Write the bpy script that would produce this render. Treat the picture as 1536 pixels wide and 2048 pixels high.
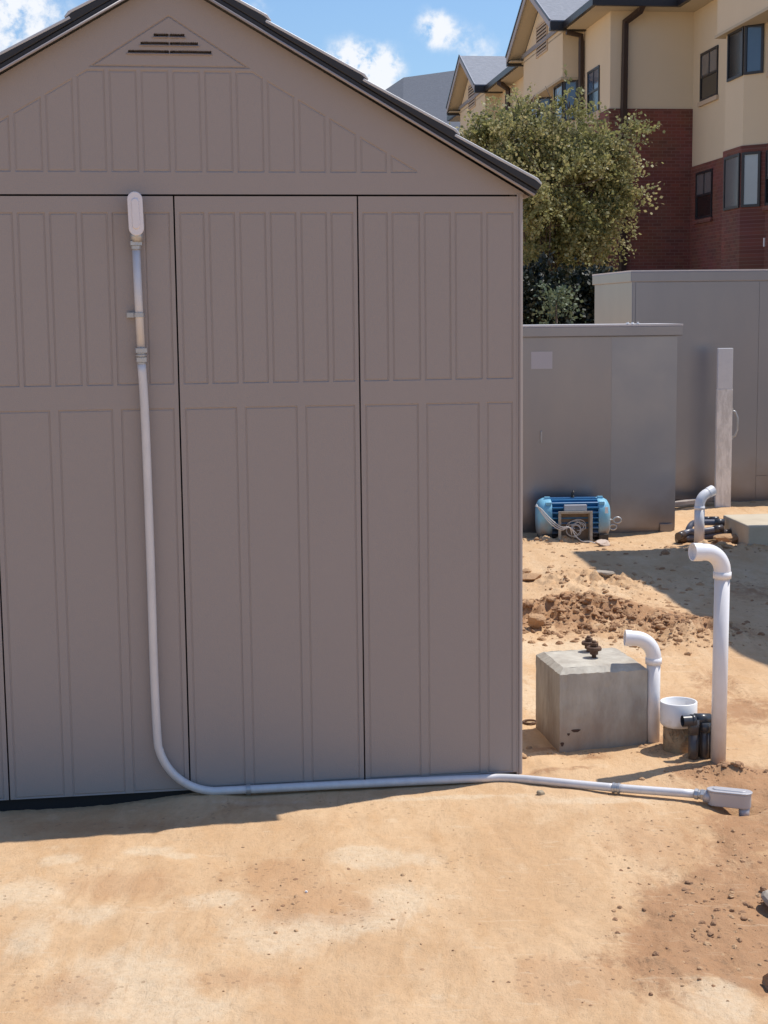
import bpy, bmesh, math, random
import numpy as np
from mathutils import Vector, Matrix
random.seed(7); rng = np.random.default_rng(11)
R = math.radians
for o in list(bpy.data.objects): bpy.data.objects.remove(o)
scene = bpy.context.scene
COL = scene.collection

# ------------------------------------------------------------------ camera
H = 1.58; FPX = 3000.0
dn = Vector((255, 23376, 3000)).normalized(); Zc = -dn
fw = Vector((0, 0, 1)); Yc = (fw - Zc * fw.dot(Zc)).normalized(); Xc = Yc.cross(Zc)
CR = Matrix((Xc, Yc, Zc))                       # photo camera axes (x right, y down, z ahead) -> world
camd = bpy.data.cameras.new('camera'); cam = bpy.data.objects.new('camera', camd); COL.objects.link(cam)
cx, cy, cz = CR.col[0], CR.col[1], CR.col[2]
mw = Matrix((cx, -cy, -cz)).transposed().to_4x4(); mw.translation = (0, 0, H)
cam.matrix_world = mw
camd.sensor_fit = 'VERTICAL'; camd.sensor_height = 36; camd.lens = FPX / 2048 * 36
camd.clip_start = 0.05; camd.clip_end = 2000
scene.camera = cam
def ray(px, py): return CR @ Vector((px - 768, py - 1024, FPX))
def G(px, py, z=0.0):
    r = ray(px, py); return r * ((z - H) / r.z) + Vector((0, 0, H))
def D(px, py, Y):
    r = ray(px, py); return r * (Y / r.y) + Vector((0, 0, H))

# ------------------------------------------------------------------ sun and sky
S = Vector((.433, .203, 1)).normalized()
sd = bpy.data.lights.new('sun', 'SUN'); sd.energy = 4.6; sd.angle = R(0.5); sd.color = (1.0, .95, .87)
so = bpy.data.objects.new('sun', sd); COL.objects.link(so)
so.rotation_euler = S.to_track_quat('Z', 'Y').to_euler(); so.location = (6, 4, 20)
world = bpy.data.worlds.new('World'); scene.world = world; world.use_nodes = True
wn = world.node_tree.nodes; wl = world.node_tree.links
for n in list(wn): wn.remove(n)
def N(nodes, t, **kw):
    n = nodes.new(t)
    for k, v in kw.items():
        if k.startswith('i_'):
            n.inputs[k[2:].replace('_', ' ')].default_value = v
        else: setattr(n, k, v)
    return n
sky = N(wn, 'ShaderNodeTexSky', sky_type='NISHITA', sun_disc=False)
sky.sun_elevation = math.asin(S.z); sky.sun_rotation = math.atan2(S.x, S.y)
sky.altitude = 100; sky.air_density = 1.25; sky.dust_density = .6; sky.ozone_density = 2.2
bg = N(wn, 'ShaderNodeBackground'); bg.inputs['Strength'].default_value = 0.115
wout = N(wn, 'ShaderNodeOutputWorld')
tc = N(wn, 'ShaderNodeTexCoord')
def wmath(op, a, b=None, c=None):
    m = N(wn, 'ShaderNodeMath', operation=op)
    for i, v in enumerate((a, b, c)):
        if v is None: continue
        if isinstance(v, (int, float)): m.inputs[i].default_value = v
        else: wl.new(v, m.inputs[i])
    return m.outputs[0]
nz = N(wn, 'ShaderNodeTexNoise'); nz.inputs['Scale'].default_value = 70; nz.inputs['Detail'].default_value = 9
nz.inputs['Roughness'].default_value = .62
wl.new(tc.outputs['Generated'], nz.inputs['Vector'])
total = None
# cumulus clouds: direction on the dome, angular half width, elongation, strength
clouds = [((864, 50), .0095, 1.0, 1.1), ((882, 68), .0085, 1., .95), ((700, 122), .012, 1.0, 1.1), ((740, 135), .012, 1., 1.0), ((782, 128), .0085, 1., .9), ((680, 165), .016, 1., 1.), ((745, 170), .014, 1, 1.),
          ((30, 15), .018, 1.0, .95), ((95, 35), .014, 1.0, .6), ((20, 85), .012, 1., .8), ((520, 5), .008, 1, .6), ((965, 100), .014, 1.0, .32), ((925, 80), .010, 1., .5), ((990, 130), .014, 1., .26),
          ((-500, -200), .12, 1, .7), ((2300, -500), .16, 1, .6), ((-2500, 100), .3, 1, .6), ((800, -1400), .12, 1, .6)]
for (p, wd, el, st) in clouds:
    d = ray(*p).normalized()
    sub = N(wn, 'ShaderNodeVectorMath', operation='SUBTRACT'); wl.new(tc.outputs['Generated'], sub.inputs[0]); sub.inputs[1].default_value = d
    ln = N(wn, 'ShaderNodeVectorMath', operation='LENGTH'); wl.new(sub.outputs[0], ln.inputs[0])
    q = wmath('DIVIDE', ln.outputs['Value'], wd)
    g = wmath('MULTIPLY', wmath('POWER', 2.718, wmath('MULTIPLY', wmath('MULTIPLY', q, q), -.8)), st)
    total = g if total is None else wmath('ADD', total, g)
dens = wmath('MULTIPLY', total, wmath('MULTIPLY_ADD', nz.outputs['Fac'], 3.4, -1.0))
mr = N(wn, 'ShaderNodeMapRange', interpolation_type='SMOOTHSTEP'); mr.inputs['From Min'].default_value = .10; mr.inputs['From Max'].default_value = 1.15
wl.new(dens, mr.inputs['Value'])
mix = N(wn, 'ShaderNodeMix', data_type='RGBA')
tint = N(wn, 'ShaderNodeMix', data_type='RGBA', blend_type='MULTIPLY'); tint.inputs['Factor'].default_value = 1
wl.new(sky.outputs[0], tint.inputs['A']); tint.inputs['B'].default_value = (.88, 1.04, 1.25, 1)
wl.new(mr.outputs[0], mix.inputs['Factor']); wl.new(tint.outputs['Result'], mix.inputs['A'])
mix.inputs['B'].default_value = (8.0, 8.3, 8.8, 1)
wl.new(mix.outputs['Result'], bg.inputs['Color']); wl.new(bg.outputs[0], wout.inputs['Surface'])
scene.view_settings.view_transform = 'Standard'; scene.view_settings.look = 'None'
scene.view_settings.exposure = 0.0; scene.view_settings.gamma = 1

# ------------------------------------------------------------------ materials
def mat(name, col, rough=.6, metal=0., bump=None, vary=None, spec=.5, stretch=None, coord='Object'):
    """col linear rgb; bump=(scale, strength, distance); vary=(scale, colour2, contrast)"""
    m = bpy.data.materials.new(name); m.use_nodes = True
    nt = m.node_tree; b = nt.nodes['Principled BSDF']; b.inputs['Base Color'].default_value = (*col, 1)
    b.inputs['Roughness'].default_value = rough; b.inputs['Metallic'].default_value = metal
    b.inputs['Specular IOR Level'].default_value = spec
    t = nt.nodes.new('ShaderNodeTexCoord'); mp = nt.nodes.new('ShaderNodeMapping')
    nt.links.new(t.outputs[coord], mp.inputs[0])
    if stretch: mp.inputs['Scale'].default_value = stretch
    if vary:
        n = nt.nodes.new('ShaderNodeTexNoise'); n.inputs['Scale'].default_value = vary[0]; n.inputs['Detail'].default_value = 6
        n.inputs['Roughness'].default_value = .65
        nt.links.new(mp.outputs[0], n.inputs[0])
        r = nt.nodes.new('ShaderNodeMapRange'); r.inputs['From Min'].default_value = .5 - vary[2]; r.inputs['From Max'].default_value = .5 + vary[2]
        nt.links.new(n.outputs['Fac'], r.inputs[0])
        x = nt.nodes.new('ShaderNodeMix'); x.data_type = 'RGBA'
        x.inputs['A'].default_value = (*col, 1); x.inputs['B'].default_value = (*vary[1], 1)
        nt.links.new(r.outputs[0], x.inputs['Factor']); nt.links.new(x.outputs['Result'], b.inputs['Base Color'])
        rr = nt.nodes.new('ShaderNodeMapRange'); rr.inputs['To Min'].default_value = max(rough - .08, .05); rr.inputs['To Max'].default_value = min(rough + .1, 1)
        nt.links.new(n.outputs['Fac'], rr.inputs[0]); nt.links.new(rr.outputs[0], b.inputs['Roughness'])
    if bump:
        n = nt.nodes.new('ShaderNodeTexNoise'); n.inputs['Scale'].default_value = bump[0]; n.inputs['Detail'].default_value = 4
        nt.links.new(t.outputs[coord], n.inputs[0])
        u = nt.nodes.new('ShaderNodeBump'); u.inputs['Strength'].default_value = bump[1]; u.inputs['Distance'].default_value = bump[2]
        nt.links.new(n.outputs['Fac'], u.inputs['Height']); nt.links.new(u.outputs[0], b.inputs['Normal'])
    return m
def soil_tinted(m, low_col, z0, z1, amount=.9, sc=9, seed=0.):
    """soil colour by world height: soil splash, on steel also ground reflection painted in"""
    nt = m.node_tree; b = nt.nodes['Principled BSDF']
    g = nt.nodes.new('ShaderNodeNewGeometry'); s = nt.nodes.new('ShaderNodeSeparateXYZ'); nt.links.new(g.outputs['Position'], s.inputs[0])
    n = nt.nodes.new('ShaderNodeTexNoise'); n.inputs['Scale'].default_value = sc; n.inputs['Detail'].default_value = 7
    nt.links.new(g.outputs['Position'], n.inputs[0])
    a = nt.nodes.new('ShaderNodeMath'); a.operation = 'MULTIPLY_ADD'; a.inputs[1].default_value = -(z1 - z0) * 1.3; 
    nt.links.new(n.outputs['Fac'], a.inputs[0]); nt.links.new(s.outputs['Z'], a.inputs[2])
    r = nt.nodes.new('ShaderNodeMapRange'); r.inputs['From Min'].default_value = z0 - (z1 - z0) * .65; r.inputs['From Max'].default_value = z1 - (z1 - z0) * .65
    r.inputs['To Min'].default_value = amount; r.inputs['To Max'].default_value = 0
    nt.links.new(a.outputs[0], r.inputs[0])
    x = nt.nodes.new('ShaderNodeMix'); x.data_type = 'RGBA'; x.inputs['B'].default_value = (*low_col, 1)
    if b.inputs['Base Color'].is_linked: nt.links.new(b.inputs['Base Color'].links[0].from_socket, x.inputs['A'])
    else: x.inputs['A'].default_value = b.inputs['Base Color'].default_value
    nt.links.new(r.outputs[0], x.inputs['Factor']); nt.links.new(x.outputs['Result'], b.inputs['Base Color'])
    return m
SOIL = (.43, .28, .165)
M = {}
M['taupe'] = mat('taupe_resin', (.322, .281, .264), .6, bump=(330, .45, .002), vary=(1.6, (.345, .300, .281), .3), spec=.4)
M['taupe_trim'] = mat('taupe_trim', (.33, .29, .28), .4, bump=(300, .15, .001))
M['shed_dark'] = mat('shed_dark', (.012, .011, .012), .8)
M['roof_glint'] = mat('sun_glint_roof_resin', (.46, .465, .48), .4, bump=(260, .3, .002), vary=(12, (.56, .56, .57), .3))  # paler than the grey roof: glancing sun put into the colour
M['edge_black'] = mat('black_roof_edge', (.022, .022, .026), .55, bump=(200, .3, .002))
M['emt'] = mat('galvanised_conduit', (.72, .70, .705), .60, .3, bump=(60, .08, .001), vary=(30, (.60, .585, .59), .3), stretch=(1, 1, .4))
M['fitting'] = mat('die_cast_fitting', (.52, .52, .53), .42, .7, bump=(90, .15, .001), vary=(30, (.38, .38, .39), .3))
M['lb'] = mat('aluminium_body', (.47, .455, .475), .5, .35, bump=(200, .3, .001), vary=(20, (.5, .48, .48), .3))
M['lb_cover'] = mat('conduit_cover', (.74, .70, .72), .45, .15, bump=(200, .2, .001))
M['pvc'] = soil_tinted(mat('white_pvc', (.80, .79, .80), .32, vary=(14, (.74, .71, .70), .25)), SOIL, .02, .22, .55, 11)
M['pvc_cl'] = mat('white_pvc_clean', (.82, .81, .82), .3)
M['pvc_big'] = soil_tinted(mat('white_pvc_wide', (.82, .81, .80), .35), (.42, .30, .18), .05, .13, 1.0, 30)
M['tan_pipe'] = mat('soil_caked_pipe', (.46, .35, .22), .9, bump=(60, .8, .01), vary=(22, (.26, .16, .09), .2))
M['bpipe'] = soil_tinted(mat('grey_black_conduit', (.035, .042, .055), .3, vary=(18, (.06, .065, .075), .3)), (.12, .07, .04), .0, .16, .9, 18)
M['bpipe_cl'] = mat('dark_grey_conduit', (.10, .105, .14), .35, vary=(18, (.14, .14, .17), .3))
M['concrete'] = soil_tinted(mat('cast_concrete', (.53, .495, .42), .8, bump=(70, .35, .004), vary=(11, (.34, .30, .25), .17), stretch=(1, 1, .35)), (.26, .165, .105), -.02, .15, .8, 7)
M['concrete_pale'] = mat('pale_concrete', (.60, .52, .39), .85, bump=(60, .4, .004), vary=(5, (.48, .40, .29), .25))
M['rust'] = mat('rusty_iron', (.085, .045, .03), .8, bump=(120, .6, .003), vary=(30, (.16, .085, .05), .2))
M['steel'] = soil_tinted(mat('brushed_steel_panel', (.312, .297, .325), .30, .8, bump=(3, .03, .02), vary=(1.3, (.255, .255, .285), .3), stretch=(1, 1, .35)), (.17, .115, .075), -.1, .34, .6, 5)  # brown foot: splashed soil and the ground's reflection put into the colour
M['steel_light'] = soil_tinted(mat('brushed_steel_flap', (.33, .33, .37), .32, .8, vary=(3, (.30, .30, .33), .3)), (.17, .115, .075), -.1, .34, .6, 5)  # same brown foot, with the reflected ground painted in
M['steel_edge'] = mat('steel_top_edge', (.66, .62, .61), .5, .3)
M['sticker'] = mat('pale_grey_sticker', (.50, .47, .50), .45, .3)
M['post'] = mat('white_painted_post', (.86, .84, .82), .7, bump=(40, .8, .006), vary=(26, (.66, .64, .62), .08), stretch=(1, 1, .25))
M['post_grey'] = mat('grey_metal_post', (.42, .43, .47), .45, .4, vary=(16, (.5, .5, .53), .25))
M['blue_lt'] = soil_tinted(mat('pale_blue_paint', (.24, .53, .70), .45, vary=(16, (.16, .42, .60), .25)), (.27, .19, .135), .06, .17, .9, 14)
M['blue'] = soil_tinted(mat('blue_paint', (.04, .22, .44), .45, vary=(16, (.025, .13, .30), .25)), (.15, .10, .07), .02, .14, .9, 14)
M['dkmetal'] = mat('dark_greasy_metal', (.05, .045, .04), .5, .3, bump=(90, .4, .003))
M['boxgrey'] = mat('terminal_box_enamel', (.46, .43, .37), .55, vary=(30, (.28, .24, .19), .25))
M['boxin'] = mat('terminal_box_inside', (.2, .14, .095), .8, vary=(30, (.3, .22, .15), .25))
M['wire'] = mat('grey_white_wire', (.62, .60, .58), .5)
M['white'] = mat('white_label', (.8, .8, .8), .5)
M['wood'] = mat('grey_weathered_wood', (.42, .36, .32), .85, bump=(60, .5, .004), vary=(20, (.3, .24, .2), .25))
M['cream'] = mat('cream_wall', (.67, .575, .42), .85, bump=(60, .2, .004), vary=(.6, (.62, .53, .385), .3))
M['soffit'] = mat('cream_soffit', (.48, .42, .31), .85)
M['shingle'] = mat('grey_shingle', (.29, .30, .33), .85, bump=(9, .6, .03), vary=(7, (.21, .22, .245), .25), stretch=(1, 1, 3))
M['rakeboard'] = mat('grey_rake_board', (.36, .37, .41), .7)
M['gutter'] = mat('dark_bronze_gutter', (.018, .016, .017), .4)
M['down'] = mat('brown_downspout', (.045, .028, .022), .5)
M['frame'] = mat('bronze_window_frame', (.02, .02, .026), .4)
M['trimcream'] = mat('cream_sill', (.52, .42, .31), .8)
M['bark'] = mat('tree_bark', (.10, .07, .055), .9, bump=(30, .8, .02), vary=(10, (.16, .12, .09), .25))
def glassmat(name, col, rough=.06, spec=1.):
    return mat(name, col, rough, spec=spec, vary=(.9, tuple(c * .75 for c in col), .3))
M['glass_dark'] = glassmat('dark_window_glass', (.012, .013, .016))
M['glass_blue'] = glassmat('blue_window_glass', (.05, .085, .16))
M['glass_curtain'] = glassmat('curtained_window_glass', (.16, .16, .17), .12)
M['glass_pale'] = glassmat('pale_blind_glass', (.40, .43, .47), .12)
# brick
def brickmat():
    m = bpy.data.materials.new('red_brick'); m.use_nodes = True; nt = m.node_tree; b = nt.nodes['Principled BSDF']; b.inputs['Roughness'].default_value = .85
    t = nt.nodes.new('ShaderNodeTexCoord'); s = nt.nodes.new('ShaderNodeSeparateXYZ'); nt.links.new(t.outputs['Object'], s.inputs[0])
    a = nt.nodes.new('ShaderNodeMath'); a.operation = 'ADD'; nt.links.new(s.outputs['X'], a.inputs[0]); nt.links.new(s.outputs['Y'], a.inputs[1])
    c = nt.nodes.new('ShaderNodeCombineXYZ'); nt.links.new(a.outputs[0], c.inputs['X']); nt.links.new(s.outputs['Z'], c.inputs['Y'])
    k = nt.nodes.new('ShaderNodeTexBrick'); nt.links.new(c.outputs[0], k.inputs['Vector'])
    k.inputs['Color1'].default_value = (.155, .052, .038, 1); k.inputs['Color2'].default_value = (.105, .036, .028, 1); k.inputs['Mortar'].default_value = (.15, .075, .062, 1)
    k.inputs['Scale'].default_value = 1; k.inputs['Mortar Size'].default_value = .008; k.inputs['Brick Width'].default_value = .22; k.inputs['Row Height'].default_value = .078; k.inputs['Bias'].default_value = 0
    n = nt.nodes.new('ShaderNodeTexNoise'); n.inputs['Scale'].default_value = 1.2; n.inputs['Detail'].default_value = 6; nt.links.new(t.outputs['Object'], n.inputs[0])
    x = nt.nodes.new('ShaderNodeMix'); x.data_type = 'RGBA'; x.blend_type = 'MULTIPLY'; x.inputs['Factor'].default_value = .5
    nt.links.new(k.outputs['Color'], x.inputs['A']); nt.links.new(n.outputs['Color'], x.inputs['B'])
    hs = nt.nodes.new('ShaderNodeHueSaturation'); hs.inputs['Saturation'].default_value = 1; hs.inputs['Value'].default_value = 1.6
    nt.links.new(x.outputs['Result'], hs.inputs['Color']); nt.links.new(hs.outputs[0], b.inputs['Base Color'])
    return m
M['brick'] = brickmat()
# leaves
def leafmat(name, c1, c2, c3, trans=.35):
    m = bpy.data.materials.new(name); m.use_nodes = True; nt = m.node_tree; b = nt.nodes['Principled BSDF']; b.inputs['Roughness'].default_value = .55
    at = nt.nodes.new('ShaderNodeAttribute'); at.attribute_name = 'shade'
    r = nt.nodes.new('ShaderNodeValToRGB'); nt.links.new(at.outputs['Fac'], r.inputs[0])
    r.color_ramp.elements[0].color = (*c1, 1); r.color_ramp.elements[1].color = (*c3, 1); e = r.color_ramp.elements.new(.5); e.color = (*c2, 1)
    nt.links.new(r.outputs[0], b.inputs['Base Color'])
    tr = nt.nodes.new('ShaderNodeBsdfTranslucent'); nt.links.new(r.outputs[0], tr.inputs['Color'])
    mx = nt.nodes.new('ShaderNodeMixShader'); mx.inputs[0].default_value = trans
    nt.links.new(b.outputs[0], mx.inputs[1]); nt.links.new(tr.outputs[0], mx.inputs[2]); nt.links.new(mx.outputs[0], nt.nodes['Material Output'].inputs[0])
    return m
M['leaf'] = leafmat('olive_leaf', (.15, .17, .06), (.31, .30, .12), (.48, .42, .22), .45)
M['leaf_shade_dark'] = leafmat('shade_dark_leaf', (.008, .012, .007), (.014, .02, .010), (.024, .032, .016), .1)  # near black: the tree's shade on these shrubs is put into the colour
M['leaf_sage'] = leafmat('sage_leaf', (.10, .14, .08), (.14, .18, .10), (.19, .22, .13), .3)

# ------------------------------------------------------------------ mesh helpers
class MB:
    def __init__(s): s.v = []; s.f = []; s.sm = []
    def add(s, vs, fs, smooth=False, m=None):
        o = len(s.v)
        for p in vs: s.v.append(tuple(m @ Vector(p)) if m else tuple(p))
        for f in fs: s.f.append([o + i for i in f]); s.sm.append(smooth)
    def box(s, a, b, m=None):
        x0, y0, z0 = a; x1, y1, z1 = b
        s.add([(x0, y0, z0), (x1, y0, z0), (x1, y1, z0), (x0, y1, z0), (x0, y0, z1), (x1, y0, z1), (x1, y1, z1), (x0, y1, z1)],
              [(0, 3, 2, 1), (4, 5, 6, 7), (0, 1, 5, 4), (1, 2, 6, 5), (2, 3, 7, 6), (3, 0, 4, 7)], m=m); return s
    def prism(s, pts, z0, z1, m=None, top=None):
        n = len(pts); top = top or pts
        vs = [(p[0], p[1], z0) for p in pts] + [(p[0], p[1], z1) for p in top]
        fs = [list(range(n))[::-1], list(range(n, 2 * n))] + [(i, (i + 1) % n, n + (i + 1) % n, n + i) for i in range(n)]
        s.add(vs, fs, m=m); return s
    def poly(s, pts, d):
        """planar polygon thickened along vector d"""
        n = len(pts); d = Vector(d); P = [Vector(p) for p in pts]
        s.add(P + [p + d for p in P], [list(range(n)), list(range(n, 2 * n))[::-1]] + [(i, n + i, n + (i + 1) % n, (i + 1) % n) for i in range(n)]); return s
    def tube(s, path, r, n=16, cap=True, m=None):
        P = [Vector(p) for p in path]; k = len(P)
        if not isinstance(r, (list, tuple)): r = [r] * k
        T = [((P[min(i + 1, k - 1)] - P[i]).normalized() + (P[i] - P[max(i - 1, 0)]).normalized()) for i in range(k)]
        T = [t.normalized() for t in T]
        u = T[0].orthogonal().normalized(); vs = []
        for i in range(k):
            u = (u - T[i] * u.dot(T[i])).normalized(); w = T[i].cross(u)
            for j in range(n):
                a = 2 * math.pi * j / n; vs.append(P[i] + (u * math.cos(a) + w * math.sin(a)) * r[i])
        fs = [(i * n + j, i * n + (j + 1) % n, (i + 1) * n + (j + 1) % n, (i + 1) * n + j) for i in range(k - 1) for j in range(n)]
        s.add(vs, fs, True, m)
        if cap:
            o = len(s.v) - len(vs); s.f.append([o + j for j in range(n)][::-1]); s.sm.append(False)
            s.f.append([o + (k - 1) * n + j for j in range(n)]); s.sm.append(False)
        return s
    def lathe(s, prof, c=(0, 0, 0), n=32, m=None, smooth=True):
        """prof list of (r, z) about local z"""
        vs = []; k = len(prof)
        for (r, z) in prof:
            for j in range(n):
                a = 2 * math.pi * j / n; vs.append((c[0] + r * math.cos(a), c[1] + r * math.sin(a), c[2] + z))
        fs = [(i * n + j, i * n + (j + 1) % n, (i + 1) * n + (j + 1) % n, (i + 1) * n + j) for i in range(k - 1) for j in range(n)]
        s.add(vs, fs, smooth, m); return s
    def build(s, name, m, parent=None, bevel=0, seg=2):
        me = bpy.data.meshes.new(name); me.from_pydata(s.v, [], s.f); me.materials.append(m)
        me.polygons.foreach_set('use_smooth', s.sm); me.update()
        bm = bmesh.new(); bm.from_mesh(me); bmesh.ops.recalc_face_normals(bm, faces=bm.faces); bm.to_mesh(me); bm.free()
        o = bpy.data.objects.new(name, me); COL.objects.link(o)
        if parent: o.parent = parent
        if bevel:
            b = o.modifiers.new('bevel', 'BEVEL'); b.width = bevel; b.segments = seg; b.limit_method = 'ANGLE'; b.angle_limit = R(35); b.harden_normals = False
        return o
def npmesh(name, V, F, m, parent=None, smooth=True):
    """V (n,3) float, F (k,4) int"""
    me = bpy.data.meshes.new(name); me.vertices.add(len(V)); me.vertices.foreach_set('co', V.astype(np.float32).ravel())
    k = F.shape[1]; me.loops.add(F.size); me.loops.foreach_set('vertex_index', F.astype(np.int32).ravel())
    me.polygons.add(len(F)); me.polygons.foreach_set('loop_start', np.arange(0, F.size, k, dtype=np.int32))
    me.polygons.foreach_set('loop_total', np.full(len(F), k, dtype=np.int32)); me.update(calc_edges=True)
    me.polygons.foreach_set('use_smooth', np.full(len(F), smooth)); me.materials.append(m); me.validate()
    o = bpy.data.objects.new(name, me); COL.objects.link(o)
    if parent: o.parent = parent
    return o
def gridfaces(nx, nz):
    i = np.arange(nx * nz).reshape(nz, nx)
    return np.stack([i[:-1, :-1], i[:-1, 1:], i[1:, 1:], i[1:, :-1]], -1).reshape(-1, 4)
def tag(o, label, cat, group=None, kind=None):
    o['label'] = label; o['category'] = cat
    if group: o['group'] = group
    if kind: o['kind'] = kind
    return o
def thing(name, label, cat, loc=(0, 0, 0), rz=0, group=None, kind=None):
    o = bpy.data.objects.new(name, None); COL.objects.link(o); o.location = loc; o.rotation_euler = (0, 0, rz); o.empty_display_size = .1
    return tag(o, label, cat, group, kind)
def arc(c, a, b, t0, t1, n=10):
    """points on an arc: c + a*cos + b*sin"""
    c, a, b = Vector(c), Vector(a), Vector(b)
    return [c + a * math.cos(t0 + (t1 - t0) * i / n) + b * math.sin(t0 + (t1 - t0) * i / n) for i in range(n + 1)]
def _h(ix, iy, seed):
    v = np.sin(ix * 127.1 + iy * 311.7 + seed * 74.7) * 43758.5453
    return v - np.floor(v)
def vnoise(x, y, seed=0):
    ix = np.floor(x); iy = np.floor(y); fx = x - ix; fy = y - iy
    fx = fx * fx * (3 - 2 * fx); fy = fy * fy * (3 - 2 * fy)
    a = _h(ix, iy, seed); b = _h(ix + 1, iy, seed); c = _h(ix, iy + 1, seed); d = _h(ix + 1, iy + 1, seed)
    return (a + (b - a) * fx) * (1 - fy) + (c + (d - c) * fx) * fy
def fbm(x, y, oct=4, seed=0, gain=.5):
    s = 0; a = 1; t = 0
    for i in range(oct): s = s + a * vnoise(x * 2 ** i + i * 17.3, y * 2 ** i - i * 9.1, seed + i); t += a; a *= gain
    return s / t

# ------------------------------------------------------------------ ground (one sheet to the horizon)
WA = R(8.27); wdir = Vector((math.cos(WA), math.sin(WA), 0)); ndir = Vector((math.sin(WA), -math.cos(WA), 0))
C0 = G(1046, 1545)
gx = np.concatenate([[-400, -150, -60, -25, -12, -7, -4.5, -3.2, -2.6], np.arange(-2.2, -1.6, .03), np.arange(-1.6, 3.3, .0068), np.arange(3.3, 4.2, .05), [4.6, 5.5, 7, 10, 15, 25, 60, 150, 400]])
ys = [2.6]
while ys[-1] < 14.5: ys.append(ys[-1] + min(max(.0058, ys[-1] ** 2 * .00066), .019 if ys[-1] < 11 else .05))
gy = np.concatenate([[-400, -100, -30, -10, -3, 0, 1, 1.8, 2.3], ys, [15.5, 17, 19, 22, 26, 32, 40, 60, 100, 200, 500, 1200]])
GX, GY = np.meshgrid(gx, gy)
near = ((GX > -2.6) & (GX < 4.2) & (GY > 2.2) & (GY < 15)).astype(float)
def gauss(px, py, rx, ry, rot=0.):
    """bell on the ground centred below a picture position, radii in metres"""
    p = G(px, py); dx = GX - p.x; dy = GY - p.y
    if py > 1592: ry *= 1.6; rx *= .8
    c, s = math.cos(rot), math.sin(rot)
    return np.exp(-(((dx * c + dy * s) / rx) ** 2 + ((-dx * s + dy * c) / ry) ** 2))
Z = (fbm(GX * 1.3, GY * 1.3, 3, 1) - .5) * .03 + (fbm(GX * 9, GY * 9, 4, 5) - .5) * .012
# moist, disturbed soil and pale dry crust
wet = np.zeros_like(GX); pale = np.zeros_like(GX); red = np.zeros_like(GX)
for a in [(1490, 1830, .30, .16), (1440, 1870, .18, .10), (1400, 1800, .2, .07), (1500, 1960, .15, .05), (1460, 1700, .12, .1), (1530, 1620, .22, .3), (1430, 1550, .16, .12), (1500, 1560, .2, .15), (1300, 1870, .12, .05), (1350, 1920, .25, .05), (1440, 1760, .2, .08), (1520, 1900, .12, .2), (1480, 1650, .12, .1), (1390, 1830, .14, .08), (1250, 1430, .4, .2), (1500, 1420, .3, .3), (1120, 1540, .2, .03), (1320, 1960, .12, .1),
          (1170, 1235, .45, .38), (1120, 1250, .35, .3), (1390, 1270, .3, .25), (1330, 1255, .25, .2), (1100, 1500, .14, .05), (1170, 1515, .10, .05), (1340, 1490, .10, .12), (1420, 1090, .3, .2), (1500, 1180, .3, .4),
          (1430, 1360, .12, .25)]:
    wet += gauss(*a) * .9
for a in [(630, 1790, .26, .10), (560, 1740, .15, .08), (650, 1830, .2, .06), (1180, 1960, .2, .08), (240, 1770, .3, .1), (1100, 1960, .12, .1), (150, 1990, .15, .08), (1300, 1680, .25, .2), (480, 1960, .2, .05),
          (200, 1640, .4, .05), (560, 1600, .3, .04), (1080, 1020, .6, 1.2)]:
    red += gauss(*a) * .8
for a in [(40, 1790, .16, .07), (230, 1960, .22, .12), (60, 1880, .08, .08), (290, 1700, .10, .03), (120, 1720, .1, .04), (430, 1800, .12, .05), (360, 1710, .06, .02), (800, 1800, .12, .09), (720, 1700, .10, .03), (560, 1880, .16, .08),
          (200, 1830, .1, .05), (900, 1590, .3, .03), (530, 1597, .2, .02), (1180, 1600, .3, .03), (1065, 1400, .06, .45), (1120, 1300, .5, .2), (1450, 2000, .1, .08), (700, 1850, .2, .05), (330, 2020, .2, .05), (760, 1720, .2, .05)]:
    pale += gauss(*a) * .8
clodm = np.zeros_like(GX)
for a in [(1110, 1235, .30, .28, .0), (1190, 1250, .30, .22), (1370, 1275, .30, .20), (1200, 1165, .35, .35), (1450, 1548, .07, .03), (1440, 1100, .3, .12), (1090, 1085, .3, .06)]:
    clodm += gauss(*a)
rdg = 1 - np.abs(2 * fbm(GX * 6, GY * 6, 5, 9, .62) - 1); wrm = fbm(GX * 3, GY * 3, 2, 77)
blk_ = vnoise(GX * 16 + 3 * wrm, GY * 16 - 2 * wrm, 41); blk_ = np.floor(blk_ * 4) / 4 * .5 + blk_ * .5
Z += near * np.clip(clodm, 0, 1.2) * (.02 + .10 * (rdg - .72) + .055 * (blk_ - .45) + .045 * (fbm(GX * 26, GY * 26, 3, 55) - .5))
wr1 = fbm(GX * 5, GY * 5, 3, 61) * 2.2; wr2 = fbm(GX * 5, GY * 5, 3, 67) * 2.2
fl = vnoise(GX * 13 + wr1, GY * 11 + wr2, 23); fl = np.floor(fl * 5) / 5 + .25 * fl
fl2 = vnoise(GX * 34 + wr2 * 2, GY * 30 + wr1 * 2, 29); fl2 = np.floor(fl2 * 4) / 4
dist_ = np.clip(wet + .35 * red, 0, 1)
Z += near * dist_ * ((fl - .5) * .014 + (fl2 - .5) * .006)
Z += near * (1 - dist_) * ((np.floor(fbm(GX * 7 + wr1, GY * 6 + wr2, 3, 83) * 9) / 9 - .5) * .010 + (fbm(GX * 45, GY * 45, 2, 85) - .5) * .003)
# scattered crumbs and scars
Z += near * (.05 * gauss(1110, 1235, .45, .4) + .04 * gauss(1200, 1230, .4, .3) + .035 * gauss(1380, 1270, .4, .3))
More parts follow.
